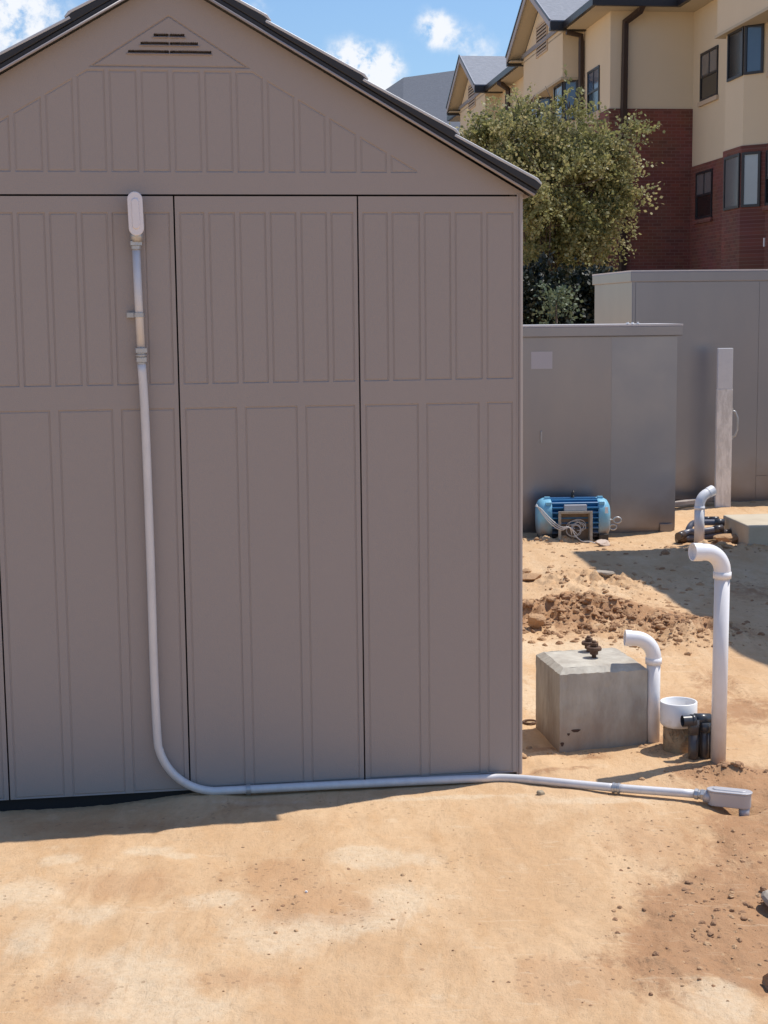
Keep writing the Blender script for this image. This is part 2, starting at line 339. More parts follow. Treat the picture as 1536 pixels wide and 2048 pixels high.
# soil lies a little lower along the left part of the shed and under the conduit's end
sl = (GX - C0.x) * wdir.x + (GY - C0.y) * wdir.y; pn = (GX - C0.x) * ndir.x + (GY - C0.y) * ndir.y
inside = np.clip(1 - np.abs(pn) / .9, 0, 1)
Z += -.032 * near * np.clip((-sl - 1.05) / .35, 0, 1) * np.clip(1 - np.clip(pn, 0, 9) / .45, 0, 1)
flat = np.exp(-(np.clip(pn, -9, 9) / .12) ** 2) * (sl < .05)
Z *= (1 - .75 * flat * (sl > -1.1))
Z -= near * .021 * np.exp(-(np.clip(pn, -9, 9) / .16) ** 2) * np.clip((sl + 1.15) / .2, 0, 1) * np.clip((.12 - sl) / .1, 0, 1)
cq = [G(1030, 1556), G(1232, 1576), G(1392, 1588)]
for qa, qb in zip(cq[:-1], cq[1:]):
    tt = np.clip(((GX - qa.x) * (qb.x - qa.x) + (GY - qa.y) * (qb.y - qa.y)) / (qb - qa).length_squared, 0, 1)
    dq = np.hypot(GX - qa.x - tt * (qb.x - qa.x), GY - qa.y - tt * (qb.y - qa.y)); kk = np.exp(-(dq / .09) ** 2)
    Z = Z * (1 - .8 * kk) - .006 * kk
under = (pn < -.06) & (pn > -3.2) & (sl < -.04) & (sl > -2.4); Z[under] = -.06
q = G(1480, 1610); Z += -.05 * np.exp(-(((GX - q.x) / .07) ** 2 + ((GY - q.y) / .05) ** 2))
far = ((GY > 15) | (np.abs(GX) > 4.3) | (GY < 2)); Z[far] = 0
ground = npmesh('ground', np.stack([GX, GY, Z], -1).reshape(-1, 3), gridfaces(len(gx), len(gy)), None)
ground.data.materials.clear()
ground['kind'] = 'structure'
for nm, arr in (('wet', wet), ('pale', pale), ('red', red)):
    at = ground.data.attributes.new(nm, 'FLOAT', 'POINT'); at.data.foreach_set('value', np.clip(arr, 0, 1.2).astype(np.float32).ravel())
def gz(x, y):
    i = np.clip(np.searchsorted(gx, x), 1, len(gx) - 1); j = np.clip(np.searchsorted(gy, y), 1, len(gy) - 1)
    return float(Z[j, i])
def soilmat():
    m = bpy.data.materials.new('bare_soil'); m.use_nodes = True; nt = m.node_tree; b = nt.nodes['Principled BSDF']
    b.inputs['Roughness'].default_value = .95; b.inputs['Specular IOR Level'].default_value = .15
    L = nt.links.new
    tc = nt.nodes.new('ShaderNodeTexCoord')
    def noise(s, d=6, r=.6, st=None, dist=0):
        n = nt.nodes.new('ShaderNodeTexNoise'); n.inputs['Scale'].default_value = s; n.inputs['Detail'].default_value = d; n.inputs['Roughness'].default_value = r; n.inputs['Distortion'].default_value = dist
        if st:
            mp = nt.nodes.new('ShaderNodeMapping'); mp.inputs['Scale'].default_value = st[:3]; mp.inputs['Rotation'].default_value[2] = st[3] if len(st) > 3 else 0; L(tc.outputs['Object'], mp.inputs[0]); L(mp.outputs[0], n.inputs[0])
        else: L(tc.outputs['Object'], n.inputs[0])
        return n.outputs['Fac']
    def attr(nm): a = nt.nodes.new('ShaderNodeAttribute'); a.attribute_name = nm; return a.outputs['Fac']
    def mth(op, a, bb=None, c=None):
        x = nt.nodes.new('ShaderNodeMath'); x.operation = op
        for i, v in enumerate((a, bb, c)):
            if v is None: continue
            if isinstance(v, (int, float)): x.inputs[i].default_value = v
            else: L(v, x.inputs[i])
        return x.outputs[0]
    def ss(v, lo, hi):
        x = nt.nodes.new('ShaderNodeMapRange'); x.interpolation_type = 'SMOOTHSTEP'; L(v, x.inputs[0]); x.inputs['From Min'].default_value = lo; x.inputs['From Max'].default_value = hi; return x.outputs[0]
    def mixc(f, A, B):
        x = nt.nodes.new('ShaderNodeMix'); x.data_type = 'RGBA'
        if isinstance(f, float): x.inputs['Factor'].default_value = f
        else: L(f, x.inputs['Factor'])
        for k, v in (('A', A), ('B', B)):
            if isinstance(v, tuple): x.inputs[k].default_value = (*v, 1)
            else: L(v, x.inputs[k])
        return x.outputs['Result']
    n1 = noise(2.6, 8, .62, (1, .5, 1, .2), dist=.6); n2 = noise(11, 8, .7, (1, .33, 1, .15), .4); n3 = noise(55, 6, .7); n4 = noise(6, 7, .65, (1.1, .4, 1, -.3), .8)
    c = mixc(ss(n1, .36, .64), (.58, .37, .205), (.665, .455, .27))
    c = mixc(mth('MULTIPLY', ss(n2, .45, .7), .55), c, (.55, .33, .165))
    c = mixc(mth('MULTIPLY', ss(n4, .54, .70), .45), c, (.68, .50, .32))
    pf = ss(mth('ADD', attr('pale'), mth('MULTIPLY_ADD', noise(8, 8, .68, (1, .45, 1, .2), dist=.8), 1.5, -.65)), .25, .75)
    c = mixc(mth('MULTIPLY', pf, mth('MULTIPLY_ADD', noise(38, 6, .75), 1.1, -.02)), c, (.71, .57, .40))
    rf = ss(mth('ADD', attr('red'), mth('MULTIPLY_ADD', n2, 1.5, -.75)), .25, .8)
    c = mixc(mth('MULTIPLY', rf, .42), c, (.45, .24, .12))
    wf = ss(mth('ADD', attr('wet'), mth('MULTIPLY_ADD', noise(9, 9, .75, (1, .6, 1, .4), dist=1.2), 3.2, -1.75)), .15, 1.0)
    c = mixc(mth('MULTIPLY', wf, .8), c, (.37, .195, .10))
    # crumbs: small dark grains, denser on disturbed soil
    vo = nt.nodes.new('ShaderNodeTexVoronoi'); vo.inputs['Scale'].default_value = 34; vo.inputs['Randomness'].default_value = 1; L(tc.outputs['Object'], vo.inputs[0])
    dot = mth('MULTIPLY', mth('LESS_THAN', vo.outputs['Distance'], .2), mth('GREATER_THAN', mth('ADD', noise(3.3, 3, .6), mth('MULTIPLY', mth('ADD', attr('wet'), attr('red')), .16)), .60))
    c = mixc(mth('MULTIPLY', dot, .45), c, (.24, .15, .09))
    c = mixc(mth('MULTIPLY', ss(n3, .45, .75), .38), c, (.43, .275, .155))
    sc1 = ss(noise(20, 4, .55, (.28, 1.3, 1, .9), 1.4), .60, .70); sc2 = ss(noise(17, 4, .55, (1.4, .22, 1, .5), 1.1), .61, .71)
    c = mixc(mth('MULTIPLY', sc1, .22), c, (.74, .60, .42)); c = mixc(mth('MULTIPLY', sc2, .30), c, (.42, .24, .125))
    L(c, b.inputs['Base Color'])
    h = mth('ADD', mth('MULTIPLY', n2, .5), mth('ADD', mth('MULTIPLY', n3, .30), mth('MULTIPLY', noise(170, 5, .7), .22)))
    u = nt.nodes.new('ShaderNodeBump'); u.inputs['Strength'].default_value = .8; u.inputs['Distance'].default_value = .02; L(h, u.inputs['Height']); L(u.outputs[0], b.inputs['Normal'])
    return m
M['soil'] = soilmat(); ground.data.materials.append(M['soil'])

# loose clods and crumbs lying on the soil (nobody could count them)
ico = bmesh.new(); bmesh.ops.create_icosphere(ico, subdivisions=2, radius=1); IV = np.array([v.co[:] for v in ico.verts]); IF = np.array([[v.index for v in f.verts] for f in ico.faces]); ico.free()
ico = bmesh.new(); bmesh.ops.create_icosphere(ico, subdivisions=3, radius=1); IV3 = np.array([v.co[:] for v in ico.verts]); IF3 = np.array([[v.index for v in f.verts] for f in ico.faces]); ico.free()
def lump(iv):
    v = iv.copy()
    for _ in range(5):
        n = rng.normal(size=3); n /= np.linalg.norm(n); e = np.clip(v @ n - (.45 + .4 * rng.random()), 0, 9); v -= e[:, None] * n
    return v
def clod_field(name, spots, label, cat, m):
    Vs = []; Fs = []; o = 0
    for (px, py, rx, ry, n, s0, s1) in spots:
        p = G(px, py)
        for _ in range(n):
            x = p.x + rng.normal() * rx; y = p.y + rng.normal() * ry
            r = s0 + (s1 - s0) * rng.random() ** 5
            # not inside the shed
            a = (x - C0.x) * wdir.x + (y - C0.y) * wdir.y; b = (x - C0.x) * ndir.x + (y - C0.y) * ndir.y
            if a < .02 and b < .05 and b > -3.4: continue
            v = lump(IV) * (1 + (rng.random((len(IV), 1)) - .5) * .22) * np.array([1, .8 + .4 * rng.random(), .5 + .35 * rng.random()]) * r
            t = rng.random() * 6.28; c, s = math.cos(t), math.sin(t)
            v = np.stack([v[:, 0] * c - v[:, 1] * s, v[:, 0] * s + v[:, 1] * c, v[:, 2]], -1) + np.array([x, y, gz(x, y) - r * .1])
            Vs.append(v); Fs.append(IF + o); o += len(v)
    ob = npmesh(name, np.concatenate(Vs), np.concatenate(Fs), m, smooth=False)
    return tag(ob, label, cat, kind='stuff')
M['clod'] = mat('dry_clod', (.55, .36, .205), .95, bump=(90, .9, .01), vary=(4, (.38, .22, .125), .25), spec=.1)
M['clod_dark'] = mat('moist_clod', (.27, .15, .085), .95, bump=(90, .9, .01), vary=(9, (.40, .24, .14), .25), spec=.1)
clod_field('dry_clods', [(1110, 1235, .25, .28, 700, .002, .026), (1200, 1255, .25, .2, 480, .002, .024), (1370, 1280, .22, .16, 420, .002, .024), (1220, 1170, .35, .5, 560, .002, .026), (1110, 1150, .2, .5, 50, .006, .045),
                         (1400, 1100, .25, .08, 40, .01, .05), (1480, 1100, .12, .08, 20, .01, .06), (1100, 1082, .25, .1, 60, .008, .045), (1160, 1100, .2, .12, 40, .006, .03), (1345, 1505, .07, .05, 50, .004, .02),
                         (1390, 1555, .07, .03, 50, .003, .012), (1140, 1508, .12, .05, 50, .003, .014), (1380, 1003, .4, .06, 40, .01, .04),
                         (640, 1790, .22, .16, 160, .001, .008), (600, 1720, .2, .1, 60, .001, .007), (768, 1850, .7, .5, 420, .0008, .004), (1460, 1830, .16, .2, 300, .0012, .011), (1250, 1700, .4, .3, 120, .001, .006), (1440, 1680, .15, .2, 120, .001, .008), (1400, 1960, .25, .1, 90, .001, .008)],
           'tan crumbs and lumps of dry soil scattered over the dug ground', 'soil clods', M['clod'])
clod_field('moist_clods', [(1130, 1245, .24, .22, 600, .002, .026), (1210, 1265, .22, .14, 380, .002, .024), (1370, 1270, .22, .13, 380, .002, .025), (1452, 1546, .05, .022, 90, .004, .018), (1480, 1600, .12, .12, 16, .003, .014),
                           (1470, 1830, .13, .14, 220, .001, .013), (1370, 1860, .08, .10, 60, .001, .011), (640, 1790, .16, .14, 90, .001, .008), (1500, 1700, .1, .2, 60, .001, .009), (1380, 1960, .2, .08, 50, .001, .007), (900, 1850, .5, .3, 50, .001, .004), (1480, 1200, .3, .5, 30, .006, .03), (1430, 1108, .3, .05, 24, .01, .04)],
           'dark brown lumps of moist soil heaped at the pipes and mounds', 'soil clods', M['clod_dark'])
def rock(name, px, py, sx, sy, sz, label, m, seed, sink=.25, rz=0.):
    p = G(px, py); v = IV3.copy(); r = np.random.default_rng(seed)
    for _ in range(12):                                  # planar cuts give a broken, faceted lump
        n = r.normal(size=3); n /= np.linalg.norm(n); d = .42 + .4 * r.random(); e = np.clip(v @ n - d, 0, 9); v -= e[:, None] * n
    v += (r.random(v.shape) - .5) * .06
    v *= np.array([sx, sy, sz])
    o = npmesh(name, v, IF3, m, smooth=False); o.location = (p.x, p.y, gz(p.x, p.y) + sz * (1 - 2 * sink) * .9); o.rotation_euler[2] = rz
    return tag(o, label, 'rock')
M['rock_tan'] = mat('tan_stone', (.30, .24, .17), .9, bump=(60, .5, .006), vary=(20, (.42, .33, .22), .25))
M['rock_grey'] = mat('grey_stone', (.40, .345, .28), .85, bump=(40, .5, .006), vary=(12, (.28, .23, .18), .25))
rock('small_stone', 1082, 1588, .016, .014, .012, 'small angular tan stone just in front of the conduit past the shed corner', M['rock_tan'], 3)
rock('broken_stone', 1070, 1266, .07, .06, .05, 'pinkish block of hard soil at the foot of the brown mound beside the shed', M['clod'], 5)
rock('flat_stone', 1060, 1158, .09, .09, .035, 'flat brown stone half behind the shed corner on sunlit ground', M['clod'], 6)
rock('grey_stone', 1207, 1160, .07, .06, .045, 'greyish brown stone at the edge of the large ground shadow', M['rock_grey'], 8)
rock('pale_stone', 1205, 1092, .055, .05, .035, 'pale pink stone at the foot of the blue motor', mat('pink_stone', (.6, .47, .38), .9), 9)
rock('pale_slab_stone', 1460, 1088, .14, .10, .05, 'large pale lump of soil in front of the dark pipes by the slab', M['clod'], 12)
rock('edge_stone', 1556, 1812, .045, .075, .035, 'grey stone cut off by the right edge of the photo', M['rock_grey'], 14)
rock('dark_lump', 1552, 1975, .035, .04, .03, 'dark brown lump at the right edge, nearest the camera', M['clod_dark'], 15)
rock('dark_hole_lump', 1526, 1780, .014, .012, .012, 'very dark lump of soil just behind the grey edge stone', M['clod_dark'], 16)
rock('white_pebble', 613, 1784, .006, .005, .004, 'tiny white pebble on the reddish patch of ground', M['white'], 17)

# ------------------------------------------------------------------ the shed
shed = thing('storage_shed', 'taupe resin garden shed with panelled gable wall and dark grey roof', 'shed', C0, WA)
XL = -2.314; XM = -1.157; ZT = 1.982
def prof(d):
    return np.interp(d, [-1, 0, .0025, .0045, .0080, 9], [0, 0, -.0032, -.0032, -.0012, -.0012])
def rect_panel(x0, x1, z0, z1, fields):
    xs = {x0, x1}; zs = {z0, z1}
    for (a, b, c, d) in fields:
        for e in (0, .0025, .0045, .0080):
            xs |= {round(a + e, 5), round(b - e, 5)}; zs |= {round(c + e, 5), round(d - e, 5)}
    xs = np.array(sorted(x for x in xs if x0 <= x <= x1)); zs = np.array(sorted(z for z in zs if z0 <= z <= z1))
    X, Zz = np.meshgrid(xs, zs); h = np.zeros_like(X)
    for (a, b, c, d) in fields:
        dd = np.minimum(np.minimum(X - a, b - X), np.minimum(Zz - c, d - Zz)); h = np.minimum(h, prof(dd + 1e-7))
    V = np.stack([X, -h, Zz], -1)
    # turned edges
    o = MB(); nx, nz = len(xs), len(zs)
    o.v = [tuple(p) for p in V.reshape(-1, 3)]; o.f = [list(map(int, f)) for f in gridfaces(nx, nz)]; o.sm = [False] * len(o.f)
    for (pts) in ([(x0, z0), (x0, z1)], [(x1, z0), (x1, z1)], [(x0, z0), (x1, z0)], [(x0, z1), (x1, z1)]):
        (a, b), (c, d) = pts; k = len(o.v); o.v += [(a, 0, b), (c, 0, d), (c, .03, d), (a, .03, b)]; o.f.append([k, k + 1, k + 2, k + 3]); o.sm.append(False)
    return o
def fields_for(x0, x1, up, lo):
    fs = []
    e = [x0 + .012] + [v for b in up for v in (b - .006, b + .006)] + [x1 - .012]
    for i in range(0, len(e), 2): fs.append((e[i], e[i + 1], 1.376, 1.931))
    e = [x0 + .014] + [v for b in lo for v in (b - .0125, b + .0125)] + [x1 - .014]
    for i in range(0, len(e), 2): fs.append((e[i], e[i + 1], .004, 1.299))
    return fs
seam = [XL + .022, XM - .598, XM, XM + .598, -.022]; g_ = .0026
ups = [[2 * XM - v for v in (-.134, -.241, -.345, -.453)], [-1.66, -1.56, -1.46, -1.362, -1.262], [-1.054, -.955, -.855, -.755, -.655], [-.453, -.345, -.241, -.134]]
los = [[2 * XM + .139, 2 * XM + .348], [-1.561, -1.36], [-.956, -.756], [-.348, -.139]]
for i in range(4):
    x0, x1 = seam[i] + (g_ if i else 0), seam[i + 1] - (g_ if i < 3 else 0)
    rect_panel(x0, x1, .003, ZT, fields_for(x0, x1, ups[i], los[i])).build('wall_panel', M['taupe'], shed)
MB().box((XL + .03, .03, -.10), (-.03, 3.0, 1.96)).build('shed_body', M['shed_dark'], shed)
MB().box((XL - .012, .012, -.12), (-.012, .05, .0005)).build('base_sill', M['shed_dark'], shed)
# rounded corner posts
for sx, cxx in ((1, 0), (-1, XL)):
    b = MB(); ol = [(cxx - sx * .0225, 0), (cxx - sx * .021, -.002), (cxx - sx * .0185, -.002), (cxx - sx * .017, .001), (cxx - sx * .0155, .001), (cxx - sx * .014, -.003), (cxx - sx * .009, -.0025), (cxx - sx * .004, .001), (cxx - sx * .001, .006), (cxx, .013), (cxx, .03), (cxx - sx * .0225, .03)]
    b.prism([(p[0], p[1]) for p in ol], -.005, 1.99).build('corner_post', M['taupe_trim'], shed)
for sx, cxx in ((1, -.004), (-1, XL + .004)):
    b = MB(); b.box((min(cxx, cxx - sx * .02), .03, -.005), (max(cxx, cxx - sx * .02), 3.0, 1.95)); b.build('side_wall', M['taupe'], shed)
# gable
slope = .576
def gable():
    xs = np.arange(XL, .0001, .0020); xs = np.unique(np.concatenate([xs, [XM, 0]])); nr = 260; s = np.linspace(0, 1, nr)
    xr = np.abs(xs - XM); zt = 2.660 - slope * xr; zb = np.full_like(xs, 1.988)
    X = np.tile(xs, (nr, 1)); Zz = zb + (zt - zb) * s[:, None]
    d = np.minimum(Zz - 2.058, 2.376 - Zz)
    d = np.minimum(d, ((2.387 - .58 * (np.abs(X - XM) - .244)) - Zz) * .865)
    k = (X - XM) / .1005; fb = np.abs(k - np.round(k)) * .1005
    d = np.minimum(d, fb - .0062)
    h = prof(d)
    # triangle vent plate outline
    tri = np.maximum(2.388 - Zz, (Zz - (2.544 - .633 * np.abs(X - XM))) * .845)
    h = np.where(np.abs(tri) < .0035, np.minimum(h, -.0045 * (1 - np.abs(tri) / .0035)), h)
    h = np.where(tri < -.0035, .0, h)
    for (z, w) in ((2.431, .131), (2.457, .090), (2.4825, .048)):
        m = (np.abs(Zz - z) < .0062) & (np.abs(X - XM) < w) & (np.abs(X - XM) > .0018); h = np.where(m, -.028, h)
    V = np.stack([X, -h, Zz], -1).reshape(-1, 3)
    return npmesh('gable_wall', V, gridfaces(len(xs), nr), M['taupe'], shed, smooth=False)
gable()
v = MB()
for (z, w) in ((2.431, .135), (2.457, .094), (2.4825, .052)):
    v.add([(XM - w, 0, z - .0075), (XM + w, 0, z - .0075), (XM + w, -.007, z - .005), (XM - w, -.007, z - .005), (XM - w * .97, -.001, z - .0015), (XM + w * .97, -.001, z - .0015)], [(0, 1, 2, 3), (3, 2, 5, 4), (0, 3, 4), (1, 5, 2)])
v.build('vent_louvre', M['taupe_trim'], shed)
# backing of the gable, closes the shed
MB().poly([(XL + .02, .035, 1.95), (-.02, .035, 1.95), (-.02, .035, 1.995), (XM, .035, 2.645), (XL + .02, .035, 1.995)], (0, .03, 0)).build('gable_backing', M['shed_dark'], shed)
# roof: tapered grey courses with sun glint coloured into their tops, a dark edge board and a pale lip below it
ZR = 2.668; RW = 1.188; Y0 = -.045; Y1 = 3.06
def rp(sg, t, up):   # point on roof section: t metres from the ridge in x, up along the normal
    c = 1 / math.sqrt(1 + slope ** 2); return (XM + sg * (t + up * slope * c), ZR - slope * t + up * c)
for sg in (-1, 1):
    nC = 4; st = [0, .29, .60, .90, RW]
    pl = MB()
    a, b_, c_, d_ = rp(sg, 0, 0), rp(sg, RW, 0), rp(sg, RW, .014), rp(sg, 0, .014)
    a = (XM, a[1]); d_ = (XM, d_[1] + .004)
    pl.poly([(p[0], Y0, p[1]) for p in (a, b_, c_, d_)], (0, Y1 - Y0, 0)).build('roof_edge_board', M['edge_black'], shed, bevel=.003)
    r_ = MB()
    for k in range(nC):
        t0, t1 = st[k], st[k + 1] + (.012 if k < nC - 1 else -.002)
        lo0, lo1 = .0144, .0144
        P = [rp(sg, t0, lo0), rp(sg, t1, lo1), rp(sg, t1 + .002, .036), rp(sg, t1 - .02, .040), rp(sg, t0, .025)]
        if k == 0: P[0] = (XM, P[0][1] + .004); P[-1] = (XM, P[-1][1] + .004)
        r_.poly([(p[0], Y0 - .002 * (k + 1), p[1]) for p in P], (0, Y1 - Y0, 0))
    r_.build('roof_panel', M['edge_black'], shed, bevel=.003)
    r_ = MB()
    for k in range(nC):
        t0, t1 = st[k], st[k + 1] + (.010 if k < nC - 1 else -.004)
        P = [rp(sg, t0, .0245), rp(sg, t1 - .02, .0395), rp(sg, t1 + .001, .0355), rp(sg, t1 + .004, .0405), rp(sg, t1 - .014, .0495), rp(sg, t0, .0345)]
        r_.poly([(p[0], Y0 + .0006 - .002 * (k + 1), p[1]) for p in P], (0, Y1 - Y0 - .002, 0))
    r_.build('shingle_top', M['roof_glint'], shed, bevel=.0095, seg=3)
    l = MB(); P0, P1 = rp(sg, .01, -.004), rp(sg, RW - .004, -.004)
    l.tube([(P0[0], Y0 - .004, P0[1]), (P1[0], Y0 - .004, P1[1])], .0045, 8); l.build('roof_lip', M['taupe_trim'], shed)
    e = MB(); q0, q1, q2 = rp(sg, RW - .07, -.002), rp(sg, RW - .002, -.002), rp(sg, RW - .03, -.028)
    e.poly([(p[0], .03, p[1]) for p in (q0, q1, q2, (q0[0], q2[1]))], (0, 2.9, 0)); e.build('eave_soffit', M['taupe'], shed)
MB().tube([(XM, Y0 - .01, ZR + .05), (XM, Y1, ZR + .05)], .035, 12).build('ridge_cap', M['roof_glint'], shed)

# ------------------------------------------------------------------ conduit on the shed wall
def onwall(s, z, off): return C0 + wdir * s + ndir * off + Vector((0, 0, z))
cr_ = .0140; off = .024
w0 = [(-1.2815, 1.815), (-1.2785, 1.66), (-1.276, 1.60)]
cond = thing('electrical_conduit', 'long bare metal conduit running down the shed wall and out along the ground', 'conduit', onwall(-1.28, 0, off))
inv = Matrix.Translation(-cond.location)
def cpath(pts): return [inv @ Vector(p) for p in pts]
up = [onwall(-1.2815, 1.820, off), onwall(-1.279, 1.66, off), onwall(-1.2755, 1.49, off)]
MB().tube(cpath(up), cr_ * .93, 20).build('upper_pipe', M['emt'], cond)
A = [onwall(-1.2755, 1.452, off), onwall(-1.270, 1.30, off), onwall(-1.267, 1.0, off), onwall(-1.266, .7, off), onwall(-1.266, .45, off), onwall(-1.264, .28, off)]
rb = .20; cen = onwall(-1.262 + rb, .002 + rb, off)
bend = [cen + wdir * (-rb * math.cos(t)) + Vector((0, 0, -rb * math.sin(t))) for t in np.linspace(.12, math.pi / 2, 14)]
hor = [onwall(-.9, .001, off), onwall(-.559, -.001, off), onwall(-.36, -.003, off), onwall(-.22, -.004, off + .001), onwall(-.16, -.004, off + .004)]
def gp(px, py, z): return G(px, py, z)
hr = [gp(990, 1555.6, -.003), gp(1015, 1556, .0), gp(1045, 1557.8, .003), gp(1075, 1560.6, .007), gp(1120, 1565, .011), gp(1180, 1571, .013), gp(1232, 1575.8, .015)]
hr2 = [gp(1232, 1575.8, .015), gp(1300, 1581, .018), gp(1392, 1588, .022)]
def smooth_path(P, n=4):
    P = [Vector(p) for p in P]; out = []
    for i in range(len(P) - 1):
        a, b, c, d = P[max(i - 1, 0)], P[i], P[i + 1], P[min(i + 2, len(P) - 1)]
        for k in range(n):
            t = k / n; out.append(.5 * ((2 * b) + (c - a) * t + (2 * a - 5 * b + 4 * c - d) * t * t + (3 * b - a - 3 * c + d) * t ** 3))
    out.append(P[-1]); return out
full = A + bend + hor + hr
MB().tube(cpath(smooth_path(full, 3)), cr_, 24).build('long_pipe', M['emt'], cond)
MB().tube(cpath(smooth_path(hr2, 3)), cr_, 24).build('end_pipe', M['emt'], cond)
def coupling(P, d, segs, name='coupling', m='fitting', n=6):
    d = d.normalized(); b = MB(); p = P.copy()
    for (ln, r, nn) in segs:
        b.tube(cpath([p, p + d * ln]), r, nn); p = p + d * ln
    for i in range(len(b.sm)): b.sm[i] = False
    return b.build(name, M[m], cond, bevel=.0008, seg=1)
dv = (up[-1] - up[0])
coupling(onwall(-1.2757, 1.497, off), Vector((0, 0, -1)), [(.016, .0215, 6), (.005, .016, 16), (.005, .0195, 16), (.004, .016, 16), (.016, .0190, 6), (.006, .0155, 16)])
coupling(onwall(-1.2815, 1.846, off), Vector((0, 0, -1)), [(.008, .0165, 16), (.014, .0215, 6), (.012, .0165, 16)], 'connector_nut')
dd = (hr2[1] - hr2[0])
coupling(hr2[0] - dd.normalized() * .012, dd, [(.008, .0175, 20), (.010, .0160, 20), (.008, .0175, 20)])
# straps
def strap(P, along, side, name='strap'):
    b = MB(); along = along.normalized(); side = side.normalized(); nn = -ndir if False else ndir
    up_ = along.cross(side).normalized()
    if up_.dot(ndir) < 0 and abs(up_.dot(ndir)) > .3: up_ = -up_
    ring = [P + side * math.cos(t) * (cr_ + .002) + up_ * math.sin(t) * (cr_ + .002) for t in np.linspace(0, math.pi, 10)]
    for q0, q1 in zip(ring[:-1], ring[1:]):
        a = along * .007; V = [q0 - a, q1 - a, q1 + a, q0 + a]; c = P
        W = [v + (v - c - along * (v - c).dot(along)).normalized() * .002 for v in V]
        b.add([inv @ v for v in V + W], [(0, 1, 2, 3), (7, 6, 5, 4), (0, 4, 5, 1), (2, 6, 7, 3), (1, 5, 6, 2), (3, 7, 4, 0)])
    e = ring[0]; base = P - up_ * (off - .002)
    f0 = base + side * (cr_ + .001); f1 = base + side * (cr_ + .026)
    a = along * .008
    b.add([inv @ v for v in (f0 - a, f1 - a, f1 + a, f0 + a, f0 - a + up_ * .022, f1 - a + up_ * .003, f1 + a + up_ * .003, f0 + a + up_ * .022)], [(0, 1, 2, 3), (4, 7, 6, 5), (0, 4, 5, 1), (1, 5, 6, 2), (2, 6, 7, 3), (3, 7, 4, 0)])
    s_ = b.build(name, M['fitting'], cond)
    sc = MB().tube([inv @ ((f0 + f1) / 2 + side * .003 + up_ * .003), inv @ ((f0 + f1) / 2 + side * .003 + up_ * .012)], .0045, 6); sc.build('screw', M['fitting'], s_).matrix_parent_inverse = Matrix()
strap(onwall(-1.2785, 1.603, off), Vector((0, 0, 1)), -wdir)
strap(onwall(-.962, .002, off), wdir, Vector((0, 0, -1)))
# conduit bodies: pill shaped box with a screwed cover
def pill(L, Wd, n=10):
    h = L / 2 - Wd / 2; r = Wd / 2
    return [(r * math.cos(t), h + r * math.sin(t)) for t in np.linspace(0, math.pi, n)] + [(r * math.cos(t), -h + r * math.sin(t)) for t in np.linspace(math.pi, 2 * math.pi, n)]
lb = thing('conduit_body', 'pill shaped metal conduit body with cover, high on the shed wall', 'conduit body', onwall(-1.279, 1.923, 0.001), group='conduit bodies')
lm = Matrix.Rotation(WA, 4, 'Z') @ Matrix(((1, 0, 0, 0), (0, 0, -1, 0), (0, 1, 0, 0), (0, 0, 0, 1)))   # local x along wall, local y up, local z out of the wall
tilt = Matrix.Rotation(R(1.3), 4, 'Z')
b = MB(); b.prism(pill(.128, .040), .004, .048, lm @ tilt); b.build('housing', M['lb'], lb, bevel=.003)
b = MB(); b.prism(pill(.139, .048), .0485, .0545, lm @ tilt); b.build('cover', M['lb_cover'], lb, bevel=.0025)
b = MB(); b.prism(pill(.100, .026), .0545, .0585, lm @ tilt, top=pill(.094, .020)); b.build('cover_rib', M['lb_cover'], lb, bevel=.0012)
b = MB(); b.tube([lm @ Vector((0, -.052, .025)), lm @ Vector((.001, -.088, .025))], [.022, .0195], 20); b.build('hub', M['fitting'], lb)
# the one lying on the ground
q0 = hr2[-1]; dd = (hr2[-1] - hr2[-2]).normalized(); dd.z = 0; dd.normalize()
coupling(q0 - dd * .004, dd, [(.012, .0185, 8), (.008, .015, 16), (.012, .0195, 6), (.010, .0165, 16)], 'connector_nut')
lb2 = thing('conduit_body', 'oblong grey metal conduit body lying on the soil at the conduit end', 'conduit body', q0 + dd * .108 + Vector((0, 0, -.018)), math.atan2(dd.y, dd.x), group='conduit bodies')
rot = Matrix.Rotation(R(-90), 4, 'Z')
b = MB(); b.prism(pill(.140, .050), -.010, .036, rot); b.build('housing', M['lb'], lb2, bevel=.003)
b = MB(); b.prism(pill(.148, .057), .0365, .0425, rot); b.build('cover', M['lb'], lb2, bevel=.0022)
b = MB(); b.prism(pill(.112, .030), .0425, .046, rot, top=pill(.106, .024)); b.build('cover_rib', M['lb'], lb2, bevel=.001)
b = MB(); b.tube([(-.06, 0, .014), (-.084, 0, .014)], [.022, .019], 20); b.build('hub', M['lb'], lb2)
b = MB(); b.tube([(.048, 0, -.008), (.048, 0, -.055)], [.018, .0165], 20); b.build('outlet_hub', M['lb'], lb2)

